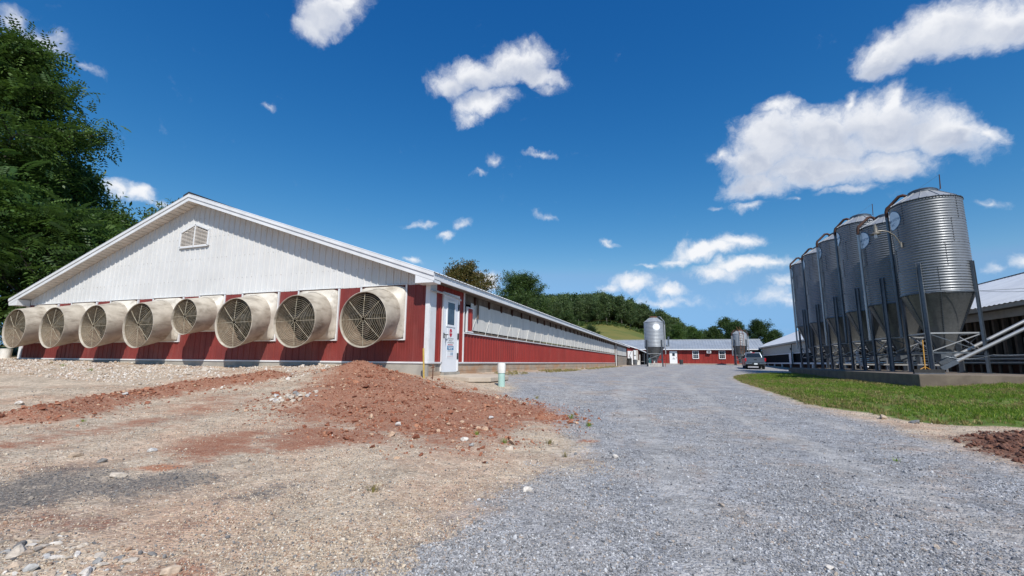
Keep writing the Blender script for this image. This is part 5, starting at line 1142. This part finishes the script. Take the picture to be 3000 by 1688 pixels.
def place_tree(name, protos, x, y, label, cat, group, s=1.0, rz=0.0, z=None, sz=None):
    t = thing(name, (x, y, (tz(x, y) if z is None else z)-.05), label, cat, group, rz); t.scale = (s, s, sz or s)
    link('trunk', protos[0], t); link('crown', protos[1], t); return t
dome = lambda q: math.sin(math.pi*min(1, .18+.82*q))**.6 if q < .97 else .35
tall = lambda q: (.55+.45*math.sin(math.pi*min(1, q*1.05+.1))) if q < .95 else .4
GL = 'trees and shrubs crowding behind the barn on the left'
big_ = tree_proto(11, 15.6, .42, .24, 4.5, 30, tall, 'leaf_dark', pinnate(4, .45, .16, .36), 8, .56, .40, up=(-.05, .85), droop=.45, subs=9, twigs=6)
place_tree('walnut_tree', big_, -36.0, 11.9, 'tallest tree at the left, spreading layered crown with gaps of sky', 'tree', GL, 1.10, .6)
bush_p = [tree_proto(30+i, 6.2, .09, .06, 2.5, 22, dome, 'leaf_ailanthus', pinnate(8, .55, .085, .24), 2, .95, .30, up=(.25, 1.1), droop=.5, subs=5, twigs=4) for i in range(3)]
mid_p = [tree_proto(50+i, 9.5, .16, .15, 3.4, 22, dome, ('leaf_dark', 'leaf_deep', 'leaf_mid')[i], cluster(9, 5+i), 3, .52, .34, up=(.05, .95), droop=.3, subs=7, twigs=5) for i in range(3)]
spots = [(-26.0, 11.4, 1.0, 'b', 'feathery compound-leaved shrub nearest the left barn corner'), (-28.2, 10.0, 1.18, 'b', 'tall feathery shrub at the left picture edge in front of the walnut'),
 (-27.6, 13.6, 1.05, 'b', 'feathery light green shrub directly under the big tree'), (-30.6, 11.0, 1.05, 'b', 'feathery shrub farthest left at mid height'),
 (-25.8, 14.8, .85, 'b', 'low feathery shrub peeping over the left barn eave'), (-24.9, 8.2, .36, 'b', 'small dark shrub at the ground beside the white bucket'), (-27.4, 8.0, .55, 'b', 'short shrub below the leftmost fan at the picture edge'),
 (-30.6, 16.2, .84, 'd', 'dark rounded tree in shade between the big tree and the roof'), (-27.6, 17.6, .78, 'm', 'mid green tree just above the left half of the roof slope'),
 (-33.8, 19.0, .86, 'e', 'deep green tree filling the gap under the white cloud'), (-31.0, 21.2, .95, 'd', 'tree with ragged top showing beside the gable roof slope'), (-27.0, 21.0, .66, 'b', 'pale feathery treetop showing just above the roof slope'),
 (-36.2, 23.5, 1.15, 'm', 'tree farther back whose thin top stands out against the sky'), (-31.5, 27.5, .98, 'e', 'last dark treetop before the roof hides the trees'), (-37.0, 16.5, 1.3, 'd', 'dark tree standing behind the trunk of the big tree'), (-38.5, 11.0, 1.35, 'e', 'deep green tree at the far left behind the shrubs'),
 (-29.6, 7.4, .9, 'b', 'leafy shrub outside the left edge of the barn yard'), (-33.0, 8.5, .95, 'd', 'broad dark tree at the far left of the yard'), (-35, 4.5, 1.0, 'm', 'mid green tree left of the stony yard')]
nb_ = 0
for (x, y, s, k, lb) in spots:
    if k == 'b': pr = bush_p[nb_ % 3]; nb_ += 1
    else: pr = mid_p['dem'.index(k)]
    place_tree('leafy_shrub' if k == 'b' else 'broadleaf_tree', pr, x, y, lb, 'shrub' if k == 'b' else 'tree', GL, s, (x*1.7+y) % 6.28)
GB = 'single trees beyond the barns'
aut = tree_proto(61, 12.4, .22, .2, 4.6, 24, dome, 'leaf_autumn', cluster(9, 15), 4, .60, .42, up=(0, .9), subs=7, twigs=5)
place_tree('autumn_tree', aut, -26.2, 56.0, 'brownish green tree rising over the barn roof just right of the gable', 'tree', GB, 1.06, 2.0, sz=1.03)
loc_ = tree_proto(62, 15.0, .3, .25, 6.4, 24, tall, 'leaf_mid', cluster(9, 16), 5, .66, .5, up=(-.1, .9), subs=8, twigs=5)
place_tree('locust_tree', loc_, -24.8, 78.0, 'large open green tree over the middle of the barn roofline', 'tree', GB, .97, .4)
place_tree('locust_tree', loc_, -30.5, 96.0, 'darker green tree just behind the large open tree over the roof', 'tree', GB, .62, 3.0)
place_tree('broadleaf_tree', mid_p[2], -18.5, 84, 'lower bushy tree on the right foot of the large open tree', 'tree', GB, .95, 1.2)
place_tree('broadleaf_tree', mid_p[2], -15.5, 92, 'small bushy tree at the roof edge below the large open tree', 'tree', GB, .72, 2.2)
for (x, y, s, k, lb) in ((16.2, 104, .92, 'e', 'dense dark evergreen looking tree at the right end behind the cross building'), (19.6, 103, .72, 'e', 'smaller dark tree at the far right end over the cross building roof'), (13.0, 105, .90, 'e', 'dark rounded tree just right of the ladder silo'), (11.4, 113, 1.02, 'm', 'olive green tree behind the ladder silo'), (8.6, 110, .78, 'm', 'bright green tree left of the ladder silo'), (5.2, 120, .82, 'd', 'thin dark tree standing left of the bright green one'), (1.0, 124, .86, 'd', 'loose topped tree behind the middle of the grey roof'), (-2.4, 128, .8, 'm', 'pale loose tree above the flue on the grey roof'), (6.8, 124, .60, 'm', 'low shrubby tree above the grey roof ridge')):
    place_tree('broadleaf_tree', mid_p['dem'.index(k)], x, y, lb, 'tree', GB, s, x, z=tzs(x, y)-.3)
# woodland on the hill: one mass, with the trees along its lower edge and crest standing singly
hp = [tree_proto(80+i, 12.6, .20, .26, 3.0, 17, tall, 'leaf_wood', cluster(7, 40+i), 4, 1.05, .62, 'bark_pale', up=(-.1, .9), subs=5, twigs=3) for i in range(4)]
rw = np.random.default_rng(5); edge = []; mass = []
def edge_y(x): return 226+5*math.sin(x*.11)+(.5*(x+31) if x > -31 else max(-26, .9*(x+31)))
tries = 0
while len(edge) < 44 and tries < 4000:
    tries += 1; x = rw.uniform(-75, 26); y = edge_y(x)+rw.uniform(-4, 10)
    if all((x-a)**2+(y-b)**2 > 9 for a, b in edge): edge.append((x, y))
for (x, y) in edge:
    i = rw.integers(0, 4); place_tree('woodland_tree', hp[i], x, y, 'bare trunked tree along the lower edge of the wooded hill', 'tree', 'trees along the edge of the wooded hill', rw.uniform(.85, 1.15), rw.uniform(0, 6.28))
tries = 0
while len(mass) < 1150 and tries < 90000:
    tries += 1; x = rw.uniform(-175, 34); y = rw.uniform(208, 352)
    if y < edge_y(x)+9 or (x > 0 and y > 300): continue
    if all((x-a)**2+(y-b)**2 > 10.5 for a, b in mass): mass.append((x, y))
mass = np.array(mass); mz = terrain(mass[:, 0], mass[:, 1])
base_c = []
for i, me in enumerate(hp):
    co = np.empty(len(me[1].vertices)*3, np.float32); me[1].vertices.foreach_get('co', co); base_c.append(co.reshape(-1, 4, 3))
VV, TT = [], []
for k, ((x, y), z) in enumerate(zip(mass, mz)):
    q = base_c[k % 4]; sel = rw.random(len(q)) < .24; q = q[sel].copy(); a = rw.uniform(0, 6.28); c, s_ = math.cos(a), math.sin(a); sc = rw.uniform(.78, 1.22)
    ctr = q.mean(1, keepdims=True); q = ctr+(q-ctr)*1.75
    q = np.stack([q[..., 0]*c-q[..., 1]*s_, q[..., 0]*s_+q[..., 1]*c, q[..., 2]], -1)*sc+np.array([x, y, z-.3]); VV.append(q.reshape(-1, 3))
    TT.append(np.repeat(np.clip(rw.beta(1.5, 2.4)+rw.normal(0, .16, len(q)), 0, 1), 4))
VV = np.concatenate(VV); me = npmesh('woods', VV, np.arange(len(VV)).reshape(-1, 4), 'leaf_wood'); at = me.attributes.new('tint', 'FLOAT', 'POINT'); at.data.foreach_set('value', np.concatenate(TT).astype(np.float32))
tag(link('woods', me), 'dense green woodland covering the hill behind the farm', 'woods', kind='stuff')
rwb = np.random.default_rng(8); nbk = 520
bx_ = rwb.uniform(-120, 30, nbk); by_ = np.array([edge_y(x) for x in bx_])-rwb.uniform(1, 14, nbk); bz_ = terrain(bx_, by_)
pos = np.stack([bx_, by_, bz_+rwb.uniform(.2, 1.4, nbk)], 1)
tag(link('undergrowth', leaf_mesh('undergrowth', 'leaf_mid', pos, rwb.normal(0, 1, (nbk, 3)), rwb.uniform(1.2, 2.6, nbk), cluster(12, 71), 3)), 'bright green undergrowth along the foot of the wooded hill', 'undergrowth', kind='stuff')

# ------------------------------------------------------------------ rocks, gravel, clods, grass
def rock_mesh(seed, sub, mat, flat=.62, rough=.40):
    bm = bmesh.new(); bmesh.ops.create_icosphere(bm, subdivisions=sub, radius=1.0); r_ = random.Random(seed)
    pl = [(Vector((r_.gauss(0, 1), r_.gauss(0, 1), r_.gauss(0, 1))).normalized(), r_.uniform(.42, .85)) for _ in range(12)]
    sx_, sy_ = r_.uniform(.8, 1.25), r_.uniform(.65, 1.0)
    for v in bm.verts:
        p = v.co.copy()*(1+r_.uniform(-rough, rough)*.5)
        for n_, d in pl:
            e = p.dot(n_)-d
            if e > 0: p -= n_*e
        v.co = Vector((p.x*sx_, p.y*sy_, p.z*flat))
    me = bpy.data.meshes.new('rock'); bm.to_mesh(me); bm.free(); me.materials.append(MATS[mat]); return me
rocks = {m_: [rock_mesh(100*i+k, 2, m_) for k in range(5)] for i, m_ in enumerate(('rock_pale', 'rock_grey', 'rock_dark'))}
RL = [(-4.57,2.63,.045,'d','dark grey stone lying alone beside the orange soil streak'),(-4.99,2.67,.05,'p','flat pale stone left of the lone dark stone'),(-4.64,3.06,.045,'g','grey pebble set in the pale strip above the dark gravel'),(-3.95,2.40,.05,'p','wide flat pale stone on the edge of the dark gravel patch'),
 (-2.98,1.42,.034,'d','dark upturned stone in the pale rubble at the bottom left corner'),(-2.86,1.36,.055,'p','largest cream slab in the rubble at the bottom left corner'),(-2.62,1.30,.04,'g','pale grey slab in the rubble at the bottom left corner'),(-2.36,1.36,.032,'p','cream stone at the right end of the bottom left rubble'),(-2.05,1.50,.042,'p','long tan stone beyond the bottom left rubble'),(-2.05,1.36,.032,'g','whitish grey stone at the bottom edge near the tan one'),
 (-1.62,1.42,.034,'p','tan stone at the bottom edge left of the middle'),(-2.5,6.2,.07,'g','white stone lying on the right flank of the red heap'),(-3.3,5.1,.06,'p','pale stone at the lower foot of the red heap'),(-2.2,4.7,.055,'p','cream stone at the lower right foot of the red heap'),(-2.0,4.45,.05,'g','grey white stone by the grass tuft under the red heap'),(-1.6,4.5,.045,'p','pale stone near the grass at the driveway edge'),
 (2.1,12.3,.10,'g','flat pale stone on the lawn edge beside the driveway'),(3.0,8.7,.08,'p','pale stone at the far edge of the brown soil'),(3.25,8.3,.09,'g','flat grey slab between the lawn and the brown soil'),(.62,2.55,.028,'p','small pale stone alone in the middle of the driveway'),(1.35,2.25,.025,'p','small pinkish stone on the right side of the driveway'),(-1.0,3.2,.04,'p','pale stone at the left driveway edge'),(-.55,4.5,.04,'p','cream stone lying just inside the left driveway edge'),(-9.2,4.1,.08,'p','pale stone at the foot of the long soil ridge'),(-8.2,4.9,.07,'g','grey stone just in front of the long soil ridge'),(-11.4,8.6,.13,'p','reddish tan stone near the barn wall under the fans')]
kk = {'p': 'rock_pale', 'g': 'rock_grey', 'd': 'rock_dark'}; rr = random.Random(4); GR = 'loose stones lying about the yard'
srcs = []
for i, (x, y, s, k, lb) in enumerate(RL):
    o = link('rock', rocks[kk[k]][i % 5]); o.location = (x, y, tz(x, y)+s*.22); o.scale = (s*rr.uniform(.9, 1.25), s*rr.uniform(.8, 1.0), s); o.rotation_euler = (rr.uniform(-.3, .3), rr.uniform(-.3, .3), rr.uniform(0, 6.28)); tag(o, lb, 'stone', GR)
    if i < 5: srcs.append(o)
GQ = 'pale rubble stones in the bottom left corner'
for i in range(120):
    x, y = rr.uniform(-3.2, -2.28), rr.uniform(1.05, 1.58); s = rr.choice((.012, .015, .018, .022, .026, .032)); k = rr.choice('ppppgppgd')
    o = link('rubble_stone', rocks[kk[k]][i % 5]); o.location = (x, y, tz(x, y)+s*.05); o.scale = (s*1.3, s*.9, s*.8); o.rotation_euler = (rr.uniform(-.4, .4), rr.uniform(-.4, .4), rr.uniform(0, 6.28)); tag(o, {'p': 'cream broken stone in the rubble patch at the bottom left corner', 'g': 'grey broken stone in the rubble patch at the bottom left corner', 'd': 'dark broken stone in the rubble patch at the bottom left corner'}[k], 'stone', {'p': 'cream '+GQ, 'g': 'grey '+GQ, 'd': 'dark '+GQ}[k])
for i in range(34):
    a = rr.uniform(0, 6.28); d = rr.random()**.6; x, y = -6.0+.45*d*math.cos(a), 6.15+.38*d*math.sin(a); s = rr.choice((.03, .04, .05, .06))
    o = link('limestone_chunk', rocks['rock_pale' if i % 3 else 'rock_grey'][i % 5]); o.location = (x, y, tz(x, y)+s*.3); o.scale = (s*1.1, s*.9, s); o.rotation_euler = (rr.uniform(-.5, .5), rr.uniform(-.5, .5), rr.uniform(0, 6.28)); tag(o, 'whitish limestone chunk in the patch on the left flank of the red heap', 'stone', 'whitish stones on the left flank of the red heap')
# small stones are scattered as instances of one low crushed-stone mesh per kind
def stone_gn(name, src_mesh, x, y, s, seed, sink=.25):
    r_ = np.random.default_rng(seed); n = len(x); z = terrain(x, y)+s*sink
    me = bpy.data.meshes.new(name); me.vertices.add(n); me.vertices.foreach_set('co', np.stack([x, y, z], 1).astype(np.float32).ravel())
    a = me.attributes.new('scl', 'FLOAT_VECTOR', 'POINT'); a.data.foreach_set('vector', (s[:, None]*r_.uniform(.75, 1.25, (n, 3))).astype(np.float32).ravel())
    a = me.attributes.new('rot', 'FLOAT_VECTOR', 'POINT'); a.data.foreach_set('vector', np.stack([r_.normal(0, .35, n), r_.normal(0, .35, n), r_.uniform(0, 6.28, n)], 1).astype(np.float32).ravel())
    return me
def scatter(name, me, src, label, cat):
    o = link(name, me); ng = bpy.data.node_groups.new(name, 'GeometryNodeTree'); ng.interface.new_socket('Geometry', in_out='INPUT', socket_type='NodeSocketGeometry'); ng.interface.new_socket('Geometry', in_out='OUTPUT', socket_type='NodeSocketGeometry')
    N = ng.nodes; gi = N.new('NodeGroupInput'); go = N.new('NodeGroupOutput'); mp = N.new('GeometryNodeMeshToPoints'); oi = N.new('GeometryNodeObjectInfo'); oi.transform_space = 'ORIGINAL'; oi.inputs['Object'].default_value = src; oi.inputs['As Instance'].default_value = True
    ip = N.new('GeometryNodeInstanceOnPoints'); sa = N.new('GeometryNodeInputNamedAttribute'); sa.data_type = 'FLOAT_VECTOR'; sa.inputs[0].default_value = 'scl'; ra = N.new('GeometryNodeInputNamedAttribute'); ra.data_type = 'FLOAT_VECTOR'; ra.inputs[0].default_value = 'rot'
    e2 = N.new('FunctionNodeEulerToRotation'); L = ng.links
    L.new(gi.outputs[0], mp.inputs[0]); L.new(mp.outputs[0], ip.inputs['Points']); L.new(oi.outputs['Geometry'], ip.inputs['Instance']); L.new(sa.outputs[0], ip.inputs['Scale']); L.new(ra.outputs[0], e2.inputs[0]); L.new(e2.outputs[0], ip.inputs['Rotation']); L.new(ip.outputs[0], go.inputs[0])
    md = o.modifiers.new('scatter', 'NODES'); md.node_group = ng
    return tag(o, label, cat, kind='stuff')
rg = np.random.default_rng(12)
def field_pts(n, rmin, rmax, power, half=54):
    r_ = rmin*(rmax/rmin)**(rg.random(n)**power); a = math.pi/2+YAW+np.radians(rg.uniform(-half, half, n)); return r_*np.cos(a), r_*np.sin(a), r_
x, y, r_ = field_pts(360000, 1.35, 12.0, 1.0); wt = weights(x, y)
jn = .55*vnoise(x, y, .5, 31)+.35*vnoise(x, y, .17, 32)
isr = (wt['zr']+jn*.55) > .5; isd = (wt['zd']+jn*.5) > .55; isg = (wt['zg'] > .45); isb = (wt['zb']+jn*.3) > .5; isk = (wt['zk']+jn*.45) > .6
size = np.clip(rg.lognormal(math.log(.0040), .44, len(x)), .003, .026)*(1+.05*r_)
keep = ~isg & ~isb
sel_r = keep & isr & ~isd; sel_t = keep & ~isr & ~isd & ~isk; sel_k = keep & isk & ~isd & ~isr & (rg.random(len(x)) < .7)
sel_t |= keep & isd & (rg.random(len(x)) < .10)
# clump: fewer loose stones in worn patches
worn = vnoise(x, y, .8, 41)+.5*vnoise(x, y, .3, 42)
track = np.abs(np.abs(x-track_x(y))-.82); sel_r &= (rg.random(len(x)) < np.clip(.75+.5*worn, .2, 1)*np.clip(.30+track*1.8, .30, 1)); sel_t &= (rg.random(len(x)) < np.clip(.50+.50*worn, .25, .9))
def kind_scatter(name, sel, mat, label, seed, mul=1.0, sub=1):
    src = link('loose_stone', rock_mesh(seed, sub, mat, .7, .35)); i0 = np.flatnonzero(sel)[np.argmin(np.hypot(x[sel]-(.4 if mat == 'stone_grey' else -2.4), y[sel]-2.2))]
    s0 = float(size[i0]*mul*1.6); src.location = (x[i0], y[i0], tz(x[i0], y[i0])+s0*.25); src.scale = (s0, s0, s0); tag(src, 'single loose '+label[1], 'stone', GR)
    return scatter(name, stone_gn(name, None, x[sel], y[sel], size[sel]*mul, seed), src, label[0], 'gravel')
kind_scatter('driveway_gravel', sel_r, 'stone_grey', ('blue grey crushed stone loose on the near driveway', 'blue grey crushed stone amid the near driveway gravel'), 501)
kind_scatter('yard_gravel', sel_t, 'stone_tan', ('tan and cream gravel scattered over the bare yard', 'tan crushed stone amid the yard gravel near the bottom'), 502, 1.05)
kind_scatter('dark_gravel', sel_k, 'rock_dark', ('dark slate gravel in the patch at the lower left', 'dark slate chip in the lower left gravel patch'), 504, .95)
bx2, by2 = rg.uniform(-24, -7.5, 16000), rg.uniform(6.2, 10.0, 16000); kb = (poly_sd(bx2, by2, MOUND) < 0) & (seg_dist(bx2, by2, WIND) > .45) & (rg.random(16000) < np.clip(.45+.5*vnoise(bx2, by2, .9, 81), .1, .95)) & (np.hypot(bx2, by2) > 10)
x_, y_, size_ = x, y, size; x, y = bx2[kb], by2[kb]; size = np.clip(rg.lognormal(math.log(.021), .5, len(x)), .01, .085)
kind_scatter('bank_gravel', np.ones(len(x), bool), 'rock_pale', ('pale limestone rubble on the bank below the exhaust fans', 'pale stone on the rubble bank below the exhaust fans'), 507)
x, y, size = x_, y_, size_
# clods on the red heap and the soil ridge
def band(n):
    xs, ys = rg.uniform(-10.2, -1.0, n), rg.uniform(3.2, 10, n); w_ = weights(xs, ys); h = terrain(xs, ys, False)-terrain(xs+0, ys, False)
    pm = np.clip((poly_sd(xs, ys, MOUND)+.5*vnoise(xs, ys, .5, 55))/1.3+.5, 0, 1); pw = np.exp(-(seg_dist(xs, ys, WIND)/.52)**2); return xs, ys, np.maximum(.75*pm, pw)
xs, ys, pw = band(62000); kp = rg.random(len(xs)) < pw*(.45+.55*np.clip(vnoise(xs, ys, .6, 51)+.5, 0, 1)); x, y = xs[kp], ys[kp]
size = np.clip(rg.lognormal(math.log(.0085), .66, len(x)), .004, .065); 
kind_scatter('red_clods', np.ones(len(x), bool), 'clod_red', ('crumbly red clods of earth on the heap and the soil ridge', 'red clod of earth at the foot of the heap'), 505, 1.0)
xs, ys = rg.uniform(2.7, 9, 9000), rg.uniform(4.4, 7.9, 9000); kp = poly_sd(xs, ys, DIRTR) > -.05; x, y = xs[kp], ys[kp]; size = np.clip(rg.lognormal(math.log(.014), .6, len(x)), .006, .07)
kind_scatter('brown_clods', np.ones(len(x), bool), 'clod_brown', ('dark brown clods on the soil heap at the right', 'dark brown clod on the soil heap at the right'), 506)
# turf: tufts instanced over the lawn, plus single weeds in the yard
def tuft_mesh(seed, n, mat, h=1.0, spread=.5, w=.07):
    r_ = np.random.default_rng(seed); V, F, T = [], [], []
    for i in range(n):
        a = r_.uniform(0, 6.28); b = np.array([math.cos(a), math.sin(a), 0])*r_.random()*spread*.5; l = h*r_.uniform(.55, 1.1); ln = r_.uniform(.15, .75); d = np.array([math.cos(a), math.sin(a), 0]); sd = np.array([-d[1], d[0], 0])*w*r_.uniform(.6, 1.2)
        m1 = b+d*ln*l*.30+np.array([0, 0, l*.6]); tip = b+d*ln*l*.95+np.array([0, 0, l*(1-.35*ln)]); k = len(V)
        V += [b-sd, b+sd, m1+sd*.8, m1-sd*.8, m1-sd*.8, m1+sd*.8, tip+sd*.08, tip-sd*.08]; F += [(k, k+1, k+2, k+3), (k+4, k+5, k+6, k+7)]; T += [r_.random()]*8
    me = npmesh('grass_tuft', np.array(V), np.array(F), mat); at = me.attributes.new('tint', 'FLOAT', 'POINT'); at.data.foreach_set('value', np.array(T, np.float32)); return me
WE = [(-1.96,2.76,.10,'dry grass tuft alone in the pale gravel left of the middle'),(-2.2,5.05,.09,'low green weed below the red heap'),(-1.75,4.75,.10,'green weed beside the pale stones under the red heap'),(-1.30,4.95,.11,'weed tuft on the driveway edge left of centre'),(-1.10,6.25,.11,'green tuft growing at the edge of the gravel below the pipe'),(-1.45,6.75,.13,'wider green tuft at the right foot of the red heap'),(-2.6,8.9,.13,'green weed in the gravel just right of the drain pipe'),(-14.2,7.6,.14,'small weed in the pale yard near the third fan'),(-16.6,8.2,.14,'small weed near the second fan from the left'),(-18.0,8.6,.13,'small weed under the leftmost fans'),(-6.9,3.7,.07,'small green weed in the reddish wheel track'),(-1.25,1.35,.05,'tiny weed at the bottom edge left of the driveway'),(-1.0,4.4,.09,'straggling dry tuft by the orange soil spot'),(2.1,3.9,.08,'thin weed on the right side of the driveway'),(1.9,5.3,.07,'faint weed at the right edge of the driveway')]
tms = [tuft_mesh(i, 26, ('blade', 'dry_blade')[i % 2], 1.0, .9, .035) for i in range(4)]
for i, (xx, yy, s, lb) in enumerate(WE):
    o = link('weed_tuft', tms[1 if i in (0, 12) else (i*2) % 4 if i % 3 else 1]); o.location = (xx, yy, tz(xx, yy)-.004); o.scale = (s*.9, s*.9, s*.65); o.rotation_euler = (0, 0, i*1.3); tag(o, lb, 'weed', 'weeds growing in the bare yard')
nd = 900; dx_ = rg.uniform(-5.45, -4.75, nd); dy_ = rg.uniform(13.5, 47, nd); kd_ = rg.random(nd) < np.clip(.35+.8*vnoise(dx_*0, dy_, 1.6, 91), 0, 1); dx_, dy_ = dx_[kd_], dy_[kd_]
src = link('dry_clump', tuft_mesh(75, 18, 'dry_blade', 1.0, 1.4, .05)); src.location = (dx_[0], dy_[0], tz(dx_[0], dy_[0])); src.scale = (.1, .1, .07); tag(src, 'single dry grass clump at the foot of the block foundation', 'grass')
scatter('dry_weeds', stone_gn('dry_weeds', None, dx_, dy_, rg.uniform(.06, .13, len(dx_)), 75, -.15), src, 'straw coloured weeds along the foot of the block foundation', 'weeds')
nn = 60000; xs = np.concatenate([rg.uniform(2.2, 12, nn), rg.uniform(2.2, 22, 6000)]); ys = np.concatenate([rg.uniform(7.5, 34, nn), rg.uniform(7, 18, 6000)])
sd = poly_sd(xs, ys, LAWN)+.12*vnoise(xs, ys, .4, 61); bare = vnoise(xs, ys, 1.3, 62)+.6*vnoise(xs, ys, .5, 63)
kp = (sd > 0) & (rg.random(len(xs)) < np.clip(.80-.55*(bare > .35), .15, 1)); xs, ys, sd = xs[kp], ys[kp], sd[kp]
dry = (rg.random(len(xs)) < np.clip(.85-.8*sd+.3*vnoise(xs, ys, .7, 64), .12, .9)) | ((vnoise(xs, ys, 1.6, 65) > .25) & (rg.random(len(xs)) < .55))
for nm, sel, mat, lb, sg in (('turf', ~dry, 'blade', 'short green grass growing on the lawn by the silo pad', 71), ('dry_turf', dry, 'dry_blade', 'yellowed grass along the lawn edge by the driveway', 72)):
    s_ = rg.uniform(.045, .085, sel.sum()); me = bpy.data.meshes.new(nm); px, py = xs[sel], ys[sel]
    src = link('grass_clump', tuft_mesh(sg, 16, mat, 1.0, 1.6, .055)); src.location = (px[0], py[0], tz(px[0], py[0])); src.scale = (.08, .08, .08); tag(src, ('green' if sg == 71 else 'yellowed')+' grass clump rooted in the lawn by the silo pad', 'grass')
    scatter(nm, stone_gn(nm, None, px, py, s_, sg, 0.0), src, lb, 'grass')
